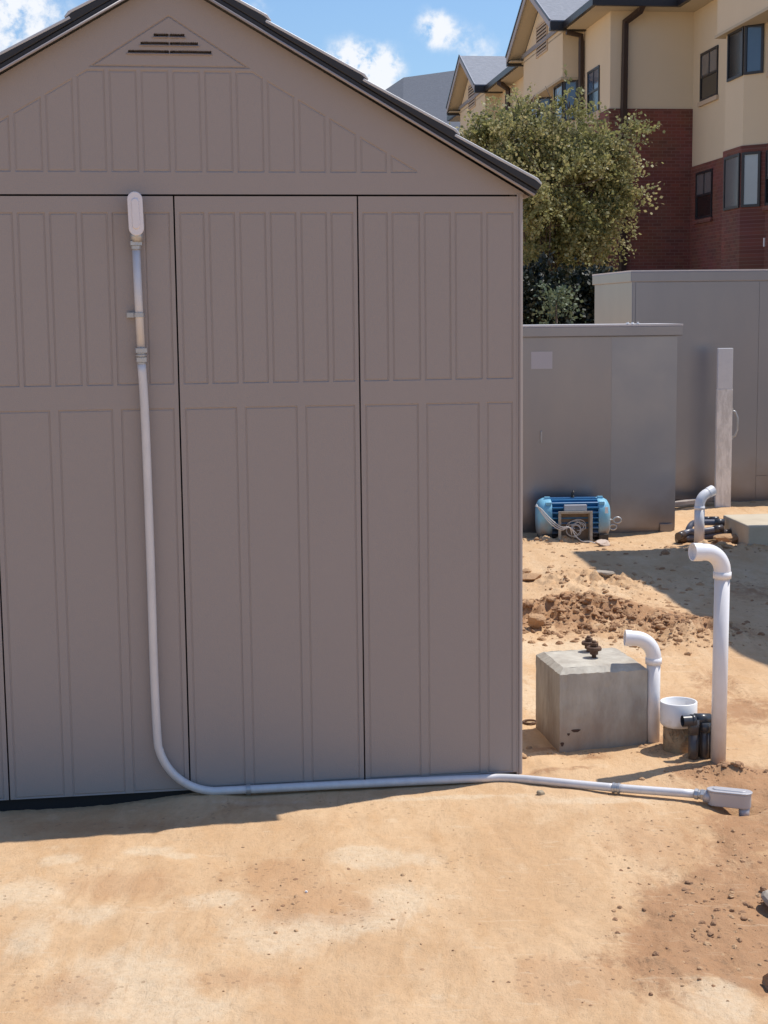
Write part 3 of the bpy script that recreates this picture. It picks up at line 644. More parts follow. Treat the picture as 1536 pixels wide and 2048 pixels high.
# ------------------------------------------------------------------ concrete block with rusty bolts
pA = G(1119, 1505); pB = G(1293, 1493); pD = G(1077, 1456)
ang = math.atan2(pB.y - pA.y, pB.x - pA.x)
BW = (pB - pA).length; BD = (pD - pA).length
angD = math.atan2((pD - pA).y, (pD - pA).x)
blk = thing('concrete_block', 'square grey concrete block with sloped top edges standing beside the shed corner', 'block', (pA.x, pA.y, 0), ang)
dl = Matrix.Rotation(-ang, 4, 'Z') @ Vector((math.cos(angD), math.sin(angD), 0)); sk = dl.x / dl.y * .4
def blockmesh():
    n = 26; me = MB(); BDp = BD * .97
    base = [(0, 0), (BW, 0), (BW + sk * BDp, BDp), (sk * BDp, BDp)]
    top = .291; bv = .024; r = random.Random(4)
    ib = [(bv * .9, bv), (BW - bv * .8, bv), (BW + sk * BDp - bv, BDp - bv), (sk * BDp + bv, BDp - bv)]
    def ring(pts, z, jit=0.):
        out = []
        for i in range(4):
            a, b2 = Vector((*pts[i], z)), Vector((*pts[(i + 1) % 4], z))
            for k in range(n):
                p = a.lerp(b2, k / n); out.append(p + Vector((r.uniform(-1, 1), r.uniform(-1, 1), r.uniform(-1, 1))) * jit)
        return out
    zs = [-.08] + list(np.linspace(.0, top - .004, 12)); rings = [ring(base, z, .0011) for z in zs] + [ring(base, top, .0014), ring(ib, top + .018, .0016)]
    V = [p for q in rings for p in q]; m = 4 * n
    F = [(i * m + j, i * m + (j + 1) % m, (i + 1) * m + (j + 1) % m, (i + 1) * m + j) for i in range(len(rings) - 1) for j in range(m)]
    F.append([(len(rings) - 1) * m + j for j in range(m)])
    me.add(V, F); return me
blockmesh().build('block_body', M['concrete'], blk)
# chips on the front face
M['chip'] = mat('dark_pit', (.07, .04, .03), .9)
for (u_, z_, a_, b2_) in ((.062, .078, .016, .007), (.034, .066, .005, .006), (.010, .03, .006, .010)):
    b = MB(); pts = [(u_ + a_ * math.cos(t) * (1 + .3 * math.sin(3 * t)), -.0016, z_ + b2_ * math.sin(t) * (1 + .25 * math.cos(2 * t))) for t in np.linspace(0, 6.28, 15)[:-1]]
    b.poly(pts, (0, .004, 0)); b.build('chipped_pit', M['chip'], blk)
def anchor(loc, s, label):
    t = thing('anchor_bolt', label, 'bolt', loc, 0, group='rusty anchor bolts')
    z = 0
    MB().lathe([(0, 0), (.0085 * s, 0), (.0085 * s, .062 * s), (.007 * s, .065 * s), (0, .065 * s)], n=14).build('rod', M['rust'], t)
    b = MB(); b.tube([(0, 0, .012 * s), (0, 0, .028 * s)], .016 * s, 6); b.tube([(.001, 0, .0435 * s), (.001, 0, .056 * s)], .0155 * s, 6)
    b.sm = [False] * len(b.sm); b.build('nut', M['rust'], t, bevel=.001, seg=1)
    MB().lathe([(0, .029 * s), (.028 * s, .029 * s), (.029 * s, .036 * s), (.026 * s, .042 * s), (0, .042 * s)], n=24).build('washer', M['rust'], t)
anchor(G(1188, 1315, .309), 1.0, 'rusty bolt with thick washer, front one of two on the concrete block')
anchor(G(1177, 1303, .309), .95, 'rusty bolt with nut and washer, rear one of two on the concrete block')

# ------------------------------------------------------------------ white pipes
def ell_pipe(name, px, py, r, top, aim, label, sock=1.13, reach=.11, m='pvc', rb=.075, mouth=1.0, lean=(0, 0)):
    p = G(px, py); t = thing(name, label, 'pipe', (p.x, p.y, 0)); z0 = gz(p.x, p.y) - .05
    a = Vector((math.cos(aim), math.sin(aim), 0)); hb = top - rb; L = Vector((lean[0], lean[1], 0))
    MB().tube([(0, 0, z0), L * .5 + Vector((0, 0, hb * .5)), L + Vector((0, 0, hb - .01))], r, 32).build('pipe', M[m], t)
    R_ = r * sock
    c = L + a * rb + Vector((0, 0, hb))
    e = MB(); e.tube([L + Vector((0, 0, hb - .024)), L + Vector((0, 0, hb - .002))], R_ * 1.05, 32, cap=True); e.build('coupling', M['pvc_cl'], t)
    arcp = [c - a * rb * math.cos(x) + Vector((0, 0, rb * math.sin(x))) for x in np.linspace(0, math.pi / 2 * mouth, 14)]
    dr = (arcp[-1] - arcp[-2]).normalized()
    e = MB(); e.tube([L + Vector((0, 0, hb - .02))] + arcp + [arcp[-1] + dr * .012], R_ * .97, 32, cap=False)
    e.tube([arcp[-1] + dr * .010, arcp[-1] + dr * reach], R_ * 1.04, 32, cap=False)
    end = arcp[-1] + dr * reach
    # ring face and inner bore
    k = 32; u = dr.orthogonal().normalized(); w = dr.cross(u); V = []
    for rr, dz in ((R_ * 1.04, 0), (R_ * .90, 0), (R_ * .88, -.016), (R_ * .80, -.017), (R_ * .1, -.024)):
        for j in range(k): V.append(end + dr * dz + (u * math.cos(2 * math.pi * j / k) + w * math.sin(2 * math.pi * j / k)) * rr)
    e.add(V, [(i * k + j, i * k + (j + 1) % k, (i + 1) * k + (j + 1) % k, (i + 1) * k + j) for i in range(4) for j in range(k)], False)
    e.build('elbow', M['pvc_cl'], t)
    return t
ell_pipe('tall_vent_pipe', 1436, 1527, .0268, .765, R(196), 'tall white plastic pipe with elbow on top, beside the dark pipes', reach=.045, rb=.072, lean=(.003, 0))
ell_pipe('elbow_vent_pipe', 1305, 1490, .0255, .405, R(180), 'shorter white plastic pipe with elbow rising right behind the concrete block', reach=.035, rb=.072)
ell_pipe('small_vent_pipe', 1398, 1092, .052 * .5 * 1.35, .365, R(28), 'small pinkish white pipe with bent top in front of the cabinets', reach=.06, rb=.085, m='pvc', mouth=.8, sock=1.02)
# wide open pipe
p = G(1356, 1503); wp = thing('wide_open_pipe', 'wide white pipe socket with open top on a soil covered stub', 'pipe', (p.x, p.y, 0))
MB().lathe([(0, -.05), (.054, -.05), (.055, .06), (.054, .125), (0, .125)], n=40).build('buried_stub', M['tan_pipe'], wp)
MB().lathe([(.0585, .10), (.0655, .108), (.067, .114), (.067, .188), (.0655, .1895), (.0615, .1895), (.060, .188), (.059, .115), (.0, .112)], n=48).build('socket', M['pvc_big'], wp)
rb_ = MB(); r2 = random.Random(3)
for i in range(26):
    a = r2.uniform(math.pi, 2 * math.pi); z = r2.uniform(.055, .105); rr = .056
    rb_.tube([(math.cos(a + k * .12) * rr, math.sin(a + k * .12) * rr, z + r2.uniform(-.012, .012)) for k in range(4)], .0016, 5)
rb_.build('torn_wrap', M['tan_pipe'], wp)
# group of dark pipes
p = G(1398, 1520); dk = thing('dark_pipe_cluster', 'cluster of short upright dark pipes with one elbow, left of the tall white pipe', 'pipes', (p.x, p.y, 0))
for (x, y, h) in ((-.024, -.012, .125), (.004, .030, .140), (.020, .002, .135), (.046, .010, .135)):
    MB().tube([(x, y, -.06), (x, y, h)], .0175, 20).build('upright_pipe', M['bpipe'], dk)
e = MB(); e.tube([(-.066, -.022, .150), (-.030, -.016, .150)], .0205, 24, cap=False); e.tube([(-.066, -.022, .150), (-.040, -.018, .150)], .0165, 24, cap=False)
e.tube([(-.034, -.017, .150), (-.022, -.014, .150)], .0228, 24); e.tube([(-.024, -.012, .152), (-.024, -.012, .10)], [.021, .020], 24)
e.build('elbow', M['bpipe'], dk)
e = MB(); e.tube([(-.018, .004, .150), (.040, .012, .147)], .0205, 24); e.tube([(.020, -.004, .14), (.020, -.004, .105)], .0185, 24); e.build('elbow', M['bpipe'], dk)

# metal ring on the pale strip
p = G(1060, 1449); rg = MB(); rg.tube([(math.cos(t) * .026, math.sin(t) * .026, .006) for t in np.linspace(0, 2 * math.pi, 25)], .0045, 8, cap=False)
o = rg.build('metal_ring', M['rust']); o.location = (p.x, p.y, gz(p.x, p.y)); tag(o, 'flat metal ring on the pale ground between shed and concrete block', 'ring')

# ------------------------------------------------------------------ steel cabinets
CB = R(6.0)
def cabinet(name, label, px_r, py_base, h, w_, d_, rim, rz):
    p = G(px_r, py_base); t = thing(name, label, 'cabinet', (p.x, p.y, 0), rz)
    MB().box((-w_, .02, -.1), (-.02, d_, h - .03)).build('cabinet_body', M['steel'], t, bevel=.006)
    MB().box((-w_ - .03, -.012, h - rim), (.012, d_ + .03, h)).build('lid', M['steel'], t, bevel=.006)
    MB().box((-w_ - .032, -.014, h - .002), (.014, d_ + .032, h + .012)).build('top_edge', M['steel_edge'], t)
    return t
c1 = cabinet('short_steel_cabinet', 'shorter brushed steel cabinet standing behind the blue motor', 1356, 1063, 1.515, 1.45, .9, .075, R(1.0))
# panels on front
for (x0, x1) in ((-1.449, -.5005), (-.500, -.022)):
    MB().box((x0, .012, .03), (x1, .0199, 1.435)).build('door_panel', M['steel'] if x0 < -1 else M['steel_light'], c1)
MB().box((-1.09, .0085, 1.21), (-.935, .0118, 1.335)).build('label_plate', M['sticker'], c1)
MB().box((-1.022, -.004, .67), (-1.010, .0118, .755)).build('latch', M['fitting'], c1, bevel=.002)
MB().box((-.135, -.012, -.02), (-.045, .0118, .06)).build('vent_plate', M['steel_light'], c1, bevel=.002)
r3 = random.Random(2)
for x in (-.385, -.35, -.31):
    b = MB(); b.add([tuple(Vector(v * (1 + .5 * np.sin(9 * v[::-1] + 40 * x))) * .011 + Vector((x, .02, 1.530))) for v in IV], [tuple(f) for f in IF]); b.build('rubble', M['white'], c1)
pc = G(1262, 1008, 0)
y2 = 12.75; pl_ = D(1262, 800, y2)
c2 = thing('tall_steel_cabinet', 'taller grey steel cabinet at the back, left side face pale', 'cabinet', (pl_.x, y2, 0), R(3.5))
h2 = 1.955; sd_ = R(3.6)
fr = [(0, 0), (3.2, 0), (3.2, 1.0), (-.10, 1.08)]
MB().prism(fr, -.1, h2 - .02).build('cabinet_body', M['steel'], c2, bevel=.006)
fr2 = [(-.014, -.014), (3.2, -.014), (3.2, 1.02), (-.118, 1.10)]
MB().prism(fr2, h2 - .085, h2).build('lid', M['steel'], c2, bevel=.005)
MB().prism([(x * 1.002, y * 1.002) for x, y in fr2], h2, h2 + .012).build('top_edge', M['steel_edge'], c2)
for (x0, x1, z0, z1) in ((.03, 1.0885, .02, h2 - .09), (1.09, 3.1, .2165, h2 - .09), (1.09, 3.1, .02, .215)):
    MB().box((x0, -.008, z0), (x1, .004, z1)).build('door_panel', M['steel'], c2, bevel=.001)

# leaning painted post with wire handle
p = G(1446, 1002); po = thing('leaning_post', 'white painted square post with a wire handle leaning on the tall cabinet', 'post', (D(1446, 1002, 12.45).x, 12.45, 0), R(2))
o = MB().box((-.072, -.03, -.05), (.058, .012, .98)); o.build('post', M['post'], po, bevel=.004)
o = MB().box((-.070, -.028, .98), (.056, .012, 1.315)); o.build('upper_sleeve', mat('painted_sleeve', (.62, .62, .65), .5, .1, vary=(16, (.72, .72, .74), .25)), po, bevel=.004)
b = MB(); b.tube([(.056, -.01, .80), (.085, -.012, .79), (.105, -.014, .74), (.105, -.014, .64), (.088, -.012, .59), (.066, -.01, .575)], .009, 8); b.box((.054, -.02, .79), (.070, .0, .82)); b.box((.054, -.02, .56), (.070, .0, .59)); b.build('wire_handle', M['fitting'], po)
# plank / pipe on ground
a_, b__ = G(1340, 1020), G(1450, 1008)
pk = MB(); dd_ = (b__ - a_).normalized(); L_ = (b__ - a_).length
o = MB().box((0, 0, 0), (L_, .07, .035)).build('plank', M['wood'], None, bevel=.004); o.location = (a_.x, a_.y, .02); o.rotation_euler = (0, R(-1.5), math.atan2(dd_.y, dd_.x)); tag(o, 'weathered plank lying on the ground before the tall cabinet', 'plank')
a_ = G(1046, 1042); o = MB().box((-.3, 0, 0), (.05, .06, .04)).build('board_end', M['wood'], None, bevel=.003); o.location = (a_.x + .03, a_.y, .07); tag(o, 'end of a reddish board between the shed corner and the blue motor', 'board')

# concrete slab at the right
f0 = G(1497, 1100); s_ = thing('concrete_slab', 'low pale concrete slab cut off by the right edge, behind the tall pipe', 'slab', (f0.x, f0.y, 0), R(6))
MB().prism([(0, 0), (2.5, 0), (2.5, .62), (.02, .60)], -.1, .165).build('slab_body', M['concrete_pale'], s_, bevel=.012)

# stack of dark conduit pipes
def stackpipe(name, pts, r, label, m='bpipe_cl'):
    c = G(*pts[0][:2], pts[0][2]); t = thing(name, label, 'pipe', (c.x, c.y, 0), group='dark conduit pipes by the slab'); P = [G(a, b, z) - Vector((c.x, c.y, 0)) for a, b, z in pts]
    MB().tube(smooth_path(P, 3), r, 16).build('pipe', M[m], t)
    for q, q2 in ((P[0], P[1]), (P[-1], P[-2])):
        d = (q2 - q).normalized(); MB().tube([q - d * .012, q + d * .055], r * 1.22, 16).build('end_coupling', M['bpipe'], t)
stackpipe('bent_conduit', [(1376, 1072, .02), (1376, 1062, .07), (1384, 1048, .115), (1400, 1045, .125), (1445, 1045, .125)], .022, 'dark conduit pipe with a bend at its left end, topmost of the stack')
stackpipe('straight_conduit', [(1358, 1072, .06), (1376, 1064, .075), (1400, 1063, .08), (1442, 1057, .095)], .022, 'dark conduit pipe in the middle of the stack behind the small white pipe')
stackpipe('straight_conduit', [(1356, 1078, .03), (1390, 1075, .035), (1425, 1071, .045), (1458, 1066, .06)], .024, 'dark conduit pipe lowest and longest in the stack by the slab')
stackpipe('short_conduit', [(1408, 1039, .13), (1434, 1039, .135)], .018, 'short pale dark conduit piece at the back of the stack')

# ------------------------------------------------------------------ blue motor
p = G(1150, 1083); mo = thing('electric_motor', 'dirty blue finned electric motor lying on the soil with open terminal box', 'motor', (p.x, p.y + .15, 0), R(2))
AX = Matrix.Rotation(R(90), 4, 'Y')     # lathe axis along x
def squircle(mb, c, e=3.2):
    for i, (x, y, z) in enumerate(mb.v):
        z -= c; r_ = math.hypot(y, z)
        if r_ > 1e-6:
            k = (abs(y / r_) ** e + abs(z / r_) ** e) ** (-1 / e); y *= 1 + (k - 1) * .8; z *= 1 + (k - 1) * .8
        mb.v[i] = (x, y, z + c)
    return mb
cz_ = .150; rm = .132
b = MB(); b.lathe([(0, -.17), (rm * .85, -.17), (rm * .85, .17), (0, .17)], n=48, m=Matrix.Translation((0, 0, cz_)) @ AX); squircle(b, cz_); b.build('barrel', M['blue'], mo)
b = MB()
for k in range(26):                     # fins along the barrel
    a = 2 * math.pi * k / 26
    if -2.6 < (a if a < math.pi else a - 2 * math.pi) < -2.2: pass
    mm = Matrix.Translation((0, 0, cz_)) @ Matrix.Rotation(a, 4, 'X')
    b.box((-.165, -.0045, rm * .84), (.165, .0045, rm * 1.13), mm)
squircle(b, cz_).build('cooling_fins', M['blue'], mo, bevel=.001, seg=1)
for sg in (-1, 1):
    b = MB(); prf = [(0, .165), (rm * 1.10, .165), (rm * 1.12, .18), (rm * 1.10, .215), (rm * 1.0, .240), (rm * .80, .255), (0, .262)]
    b.lathe([(r_, z_ * sg) for r_, z_ in prf], n=48, m=Matrix.Translation((0, 0, cz_)) @ AX); squircle(b, cz_); b.build('end_bell', M['blue_lt'], mo, bevel=.003)
    b = MB(); b.box((sg * .20 - .035, -.15, -.04), (sg * .20 + .035, .15, .05)); b.build('foot', M['dkmetal'], mo, bevel=.006)
    for (y_, z_) in ((-.115, .12), (.06, .125), (-.04, .150)):
        MB().box((sg * .19 - .02, y_ - .012, cz_ + z_ - .012), (sg * .19 + .02, y_ + .012, cz_ + z_ + .010)).build('lug', M['blue_lt'] if z_ < .16 else M['dkmetal'], mo, bevel=.003)
b = MB(); b.tube([(0, 0, cz_ + rm), (0, 0, cz_ + rm + .03)], .012, 10); b.tube([(math.cos(t) * .005, math.sin(t) * .016, cz_ + rm + .045 + math.cos(t) * .015) for t in np.linspace(0, 6.28, 13)], .007, 8); b.build('lifting_eye', M['dkmetal'], mo)
# terminal box, open to the camera
bx0, bx1, bz0, bz1 = -.122, .096, -.005, .215; yf = -.215; yb = -.12
b = MB(); b.box((bx0, yf, bz0), (bx0 + .008, yb, bz1)); b.box((bx1 - .008, yf, bz0), (bx1, yb, bz1)); b.box((bx0 + .008, yf, bz0), (bx1 - .008, yb, bz0 + .008)); b.box((bx0 + .008, yf, bz1 - .008), (bx1 - .008, yb, bz1))
b.box((bx0 - .012, yf - .004, bz0 - .012), (bx0 + .006, yf + .004, bz1 + .010)); b.box((bx1 - .006, yf - .004, bz0 - .012), (bx1 + .012, yf + .004, bz1 + .010))
b.box((bx0 + .006, yf - .004, bz0 - .012), (bx1 - .006, yf + .004, bz0 + .006)); b.box((bx0 + .006, yf - .004, bz1 - .006), (bx1 - .006, yf + .004, bz1 + .01))
b.build('terminal_box', M['boxgrey'], mo, bevel=.001, seg=1)
b = MB(); b.box((bx0 + .008, yb - .022, bz0 + .008), (bx1 - .008, yb - .012, bz1 - .008)); b.build('box_back', M['boxin'], mo)
MB().box((-.083, -.155, .218), (.078, -.12, .262)).build('name_plate', M['post_grey'], mo, bevel=.004)
MB().box((.206, -.163, .20), (.228, -.155, .245)).build('sticker', M['white'], mo)
r4 = random.Random(8)
for k in range(13):                     # wires coiled in the box
    c = Vector((-.01 + r4.uniform(-.02, .03), yf + .02 + r4.uniform(0, .03), .10 + r4.uniform(-.02, .02))); r_ = r4.uniform(.03, .065); a0 = r4.uniform(0, 6.28)
    MB().tube([c + Vector((r_ * math.cos(a0 + t), r4.uniform(-.006, .006), r_ * .8 * math.sin(a0 + t))) for t in np.linspace(0, r4.uniform(2, 4), 9)], .0028, 6).build('wire', M['wire'], mo)
for k in range(3):
    MB().tube(smooth_path([(-.285 + k * .004, -.12, .255 + k * .006), (-.25, -.16, .24 - k * .012), (-.19, -.2, .175 - k * .018), (-.12, -.235, .12 - k * .012), (-.06, -.24, .115), (-.04 + k * .02, -.22, .06)], 4), .0035, 6).build('wire', M['wire'], mo)
MB().tube(smooth_path([(-.04, -.22, .12), (-.02, -.24, .06), (.03, -.24, .015), (.08, -.26, .015), (.14, -.30, .0), (.20, -.34, -.01), (.27, -.36, -.005)], 4), .0038, 6).build('wire', M['wire'], mo)
for (x_, z_, r_) in ((.315, .135, .028), (.285, .085, .025)):
    b = MB(); b.tube([(x_ + math.cos(t) * r_, -.05, z_ + math.sin(t) * r_ * .75) for t in np.linspace(0, 6.28, 17)], .006, 8, cap=False); b.tube([(x_ - r_, -.05, z_), (.24, -.05, z_ + .01)], .006, 8); b.build('shackle', M['fitting'], mo)

# ------------------------------------------------------------------ invented canopy out of frame to the right, added to cast the large ground shadow
cn = thing('added_shadow_canopy', 'invented flat canopy out of view, added to cast the large ground shadow', 'canopy', (0, 0, 0))
MB().prism([(3.0, 10.86), (3.06, 9.95), (3.20, 9.6), (3.33, 9.26), (3.33, 8.5), (3.31, 7.93), (3.46, 7.45), (4.0, 7.0), (8, 7.0), (8, 10.9)], 3.92, 4.0).build('shadow_plate', M['steel'], cn)
for (x, y) in ((4.2, 8.3), (7.6, 7.4), (4.0, 10.6), (7.6, 10.6)): MB().box((x - .06, y - .06, -.1), (x + .06, y + .06, 3.92)).build('post', M['post_grey'], cn)  # posts of the added canopy

# ------------------------------------------------------------------ apartment building
KB = R(7.0); K = D(1385, 220, 37.0); K.z = 0
bd = thing('apartment_building', 'three storey cream and red brick apartment building with grey gabled roof', 'building', K, KB)
X2 = -2.04; EZ = 8.78; Bx = 12.0
def wallbox(a, b, name, m): return MB().box(a, b).build(name, M[m], bd)
# block A (right, face x=0), block B (left, face x=X2, y>0)
wallbox((0, -16, 5.145), (Bx, -.002, EZ), 'upper_wall', 'cream'); wallbox((-.03, -16, -.2), (Bx, -.03, 5.145), 'brick_wall', 'brick')
wallbox((X2, 0, 6.515), (Bx, 20, EZ + .001), 'upper_wall', 'cream'); wallbox((X2 - .03, -.03, -.2), (Bx, 20, 6.515), 'brick_wall', 'brick')
# gable boxes and bays
def gablebox(xw, c, ztop_brick):
    P = .50; xf = xw - P; hw = 2.32
    # box with gable
    g = MB(); g.poly([(xf, c - hw, 7.64), (xf, c + hw, 7.64), (xf, c + hw, 8.9), (xf, c, 8.9 + hw * .5), (xf, c - hw, 8.9)], (P + 3.5, 0, 0)); g.build('gable_wall', M['cream'], bd)
    # roof over it
    hw2 = hw + .36; za = 8.86 + .5 * hw2; t = .14; xr = xf - .40
    for sg in (-1, 1):
        r = MB(); r.poly([(xr, c, za), (xr, c + sg * hw2, za - hw2 * .5), (xr, c + sg * hw2, za - hw2 * .5 + t), (xr, c, za + t)], (8.5, 0, 0)); r.build('gable_roof', M['shingle'], bd)
        r = MB(); r.poly([(xr - .03, c, za - .06), (xr - .03, c + sg * hw2, za - hw2 * .5 - .06), (xr - .03, c + sg * (hw2 + .02), za - hw2 * .5 + t + .02), (xr - .03, c, za + t + .03)], (.028, 0, 0)); r.build('rake_board', M['rakeboard'], bd)
        r = MB(); r.poly([(xr - .034, c, za + t - .02), (xr - .034, c + sg * (hw2 + .02), za - hw2 * .5 + t - .03), (xr - .034, c + sg * (hw2 + .02), za - hw2 * .5 + t + .03), (xr - .034, c, za + t + .04)], (-.02, 0, 0)); r.build('drip_edge', M['gutter'], bd)
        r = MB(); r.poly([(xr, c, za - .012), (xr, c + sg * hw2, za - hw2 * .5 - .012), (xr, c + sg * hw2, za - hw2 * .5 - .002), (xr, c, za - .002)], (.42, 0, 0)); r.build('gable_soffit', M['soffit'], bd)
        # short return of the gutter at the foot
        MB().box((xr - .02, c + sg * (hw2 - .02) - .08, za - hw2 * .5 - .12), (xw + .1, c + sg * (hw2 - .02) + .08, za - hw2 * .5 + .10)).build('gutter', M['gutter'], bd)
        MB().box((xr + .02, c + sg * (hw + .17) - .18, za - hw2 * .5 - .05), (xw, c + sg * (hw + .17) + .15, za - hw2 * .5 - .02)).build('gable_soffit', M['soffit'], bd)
    MB().box((xf - .05, c - hw - .02, 7.60), (xw + .0, c + hw + .02, 7.66)).build('box_trim', M['soffit'], bd)
    # louvre vent
    fr = MB(); y0, y1, z0, z1 = c - .62, c + .58, 8.66, 9.40
    fr.box((xf - .03, y0 - .05, z0 - .05), (xf, y0, z1 + .05)); fr.box((xf - .03, y1, z0 - .05), (xf, y1 + .05, z1 + .05)); fr.box((xf - .03, y0, z0 - .05), (xf, y1, z0)); fr.box((xf - .03, y0, z1), (xf, y1, z1 + .05))
    v = fr.build('attic_vent', M['trimcream'], bd)
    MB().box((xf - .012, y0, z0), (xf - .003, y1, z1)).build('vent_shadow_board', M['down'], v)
    s = MB()
    for k in range(8):
        z = z0 + (k + .25) * (z1 - z0) / 8; s.add([(xf - .012, y0, z + .06), (xf - .012, y1, z + .06), (xf - .04, y1, z), (xf - .04, y0, z)], [(0, 1, 2, 3)]); s.box((xf - .042, y0, z - .012), (xf - .036, y1, z + .002))
    s.build('vent_slats', M['trimcream'], v)
    for sg in (1, -1):
        ya, yb = c + sg * .9, c + sg * 2.0; y0, y1 = min(ya, yb), max(ya, yb)
        bay(xw, y0, y1, ztop_brick)
def bay(xw, y0, y1, zb):
    a = .40; out = [(xw + .05, y1 + a + .05), (xw + .05, y0 - a - .05), (xw, y0 - a), (xw - a, y0), (xw - a, y1), (xw, y1 + a)]
    def sc(e): return [(xw + .05, y1 + a + e + .05), (xw + .05, y0 - a - e - .05), (xw - e * .4, y0 - a - e), (xw - a - e, y0 - e * .4), (xw - a - e, y1 + e * .4), (xw - e * .4, y1 + a + e)]
    MB().prism(sc(.03), -.2, zb).build('bay_brick', M['brick'], bd)
    MB().prism(out, zb, 7.60).build('bay_wall', M['cream'], bd)
    for (z0, z1, mg) in ((1.0, 2.15, 0), (3.86, 5.0, 1), (6.60, 7.62, 2)):
        e = .035 if z0 < 5 else .004
        # long face and near chamfer (and far chamfer)
        window((xw - a - e, y0 + .015, z0), (0, 1), y1 - y0 - .16, z1 - z0, 'glass_curtain' if mg != 2 else 'glass_dark', (-1, 0), one=True)
        k = math.sqrt(.5)
        window((xw - e * k - .09, y0 - a + .09 - e * k, z0), (-k, k), a * 1.414 - .14, z1 - z0, 'glass_blue' if mg == 2 else 'glass_pale', (-k, -k), one=True)
        window((xw - a + .05 - e * k, y1 + .05 + e * k, z0), (k, k), a * 1.414 - .14, z1 - z0, 'glass_pale', (-k, k), one=True)
def window(p, u, w, h, g, n, one=False, sill=False, uppane='glass_curtain'):
    """framed window; p lower corner, u horizontal direction, n outward"""
    p = Vector(p); u = Vector((*u, 0)); n = Vector((*n, 0)); t = .055
    Mx = Matrix((u, Vector((0, 0, 1)), n)).transposed().to_4x4(); Mx.translation = p
    f = MB(); f.box((0, 0, -.02), (t, h, .03), Mx); f.box((w - t, 0, -.02), (w, h, .03), Mx); f.box((t, 0, -.02), (w - t, t, .03), Mx); f.box((t, h - t, -.02), (w - t, h, .03), Mx)
    if not one: f.box((t, h * .5 - .025, -.02), (w - t, h * .5 + .025, .028), Mx); f.box((w * .5 - .02, h * .5 + .025, -.02), (w * .5 + .02, h - t, .022), Mx)
    fo = f.build('window', M['frame'], bd)
    if one: MB().box((t, t, -.01), (w - t, h - t, .008), Mx).build('pane', M[g], fo)
    else:
        MB().box((t, t, -.01), (w - t, h * .5 - .025, .008), Mx).build('pane', M[g], fo)
        MB().box((t, h * .5 + .025, -.01), (w - t, h - t, .010), Mx).build('pane', M[uppane], fo)
    if sill: MB().box((-.06, -.10, 0), (w + .06, -.003, .06), Mx).build('sill', M[sill], fo)
for c, xw, zb in ((-5.4, 0, 5.145), (5.0, X2, 5.145), (15.4, X2, 5.145)): gablebox(xw, c, zb)
# double hung windows
for (x, y0, w, z0, z1, s) in ((0, -1.78, 1.19, 6.59, 7.70, 'trimcream'), (-.03, -1.62, 1.14, 3.86, 4.96, 'brick'), (-.03, -5.95 + .1, .9, 3.86, 5.0, 'brick'), (0, -5.85, .9, 6.60, 7.55, 'trimcream'), (X2, .93, 1.10, 6.60, 7.68, 'trimcream'), (X2, 10.0, 1.1, 6.6, 7.68, 'trimcream'), (-.03, -1.62, 1.14, 1.0, 2.1, 'brick')):
    window((x - .002, y0, z0), (0, 1), w, z1 - z0, 'glass_dark', (-1, 0), sill=s, uppane='glass_blue' if x == X2 else 'glass_curtain')
MB().box((-.05, -4.95, 3.02), (.02, -4.80, 3.20)).build('wall_lamp', M['white'], bd)
MB().box((X2 - .05, .8, 6.40), (X2 + .01, 2.2, 6.59)).build('sill_band', M['trimcream'], bd)
# soffits, gutters, main roofs
ov = .50
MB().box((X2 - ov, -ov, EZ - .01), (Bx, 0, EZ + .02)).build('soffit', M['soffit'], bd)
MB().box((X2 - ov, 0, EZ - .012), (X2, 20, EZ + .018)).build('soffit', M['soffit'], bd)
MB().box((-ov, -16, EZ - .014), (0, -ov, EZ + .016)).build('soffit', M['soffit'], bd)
MB().box((X2 - ov - .10, -ov - .10, EZ + .0), (-ov, -ov, EZ + .17)).build('gutter', M['gutter'], bd)
MB().box((X2 - ov - .10, -ov, EZ + .002), (X2 - ov, 2.35, EZ + .168)).build('gutter', M['gutter'], bd)
MB().box((X2 - ov - .10, 7.65, EZ + .002), (X2 - ov, 12.75, EZ + .168)).build('gutter', M['gutter'], bd)
MB().box((X2 - ov - .10, 18.0, EZ + .002), (X2 - ov, 20, EZ + .168)).build('gutter', M['gutter'], bd)
MB().box((-ov - .10, -2.75, EZ - .002), (-ov, -ov - .1, EZ + .172)).build('gutter', M['gutter'], bd)
pt = .5; e0 = EZ + .10; rx = 5.5
def roofplane(pts): MB().poly(pts, (0, 0, .12)).build('roof', M['shingle'], bd)
xa = X2 - ov - .04
roofplane([(xa, -ov - .04, e0), (rx, rx - xa - ov, e0 + (rx - xa) * pt), (rx, 20, e0 + (rx - xa) * pt), (xa, 20, e0)])
roofplane([(xa, -ov - .04, e0), (Bx, -ov - .04, e0), (rx, rx - xa - ov, e0 + (rx - xa) * pt)])
xb = -ov - .04
roofplane([(xb, -16, e0 + .004), (xb, 2.5, e0 + .004), (rx, 2.5, e0 + (rx - xb) * pt), (rx, -16, e0 + (rx - xb) * pt)])
# downspouts
def down(pts, name='downspout', r=.07):
    b = MB(); P = [Vector(p) for p in pts]
    b.tube(P, r * 1.25, 4); b.sm = [False] * len(b.sm); b.build(name, M['down'], bd)
down([(-1.42, -ov - .05, EZ + .05), (-1.45, -.42, EZ - .08), (-1.71, -.12, EZ - .28), (-1.73, -.11, 6.4), (-1.73, -.11, 0)])
down([(X2 - .48, 2.38, EZ - .06), (X2 - .10, 2.40, EZ - .14), (X2 - .09, 2.40, EZ - .3), (X2 - .09, 2.40, 0)], r=.06)
down([(X2 - .55, 10.6, EZ - .05), (X2 - .12, 11.3, EZ - .14), (X2 - .12, 11.35, EZ - .35), (X2 - .12, 11.35, 0)])

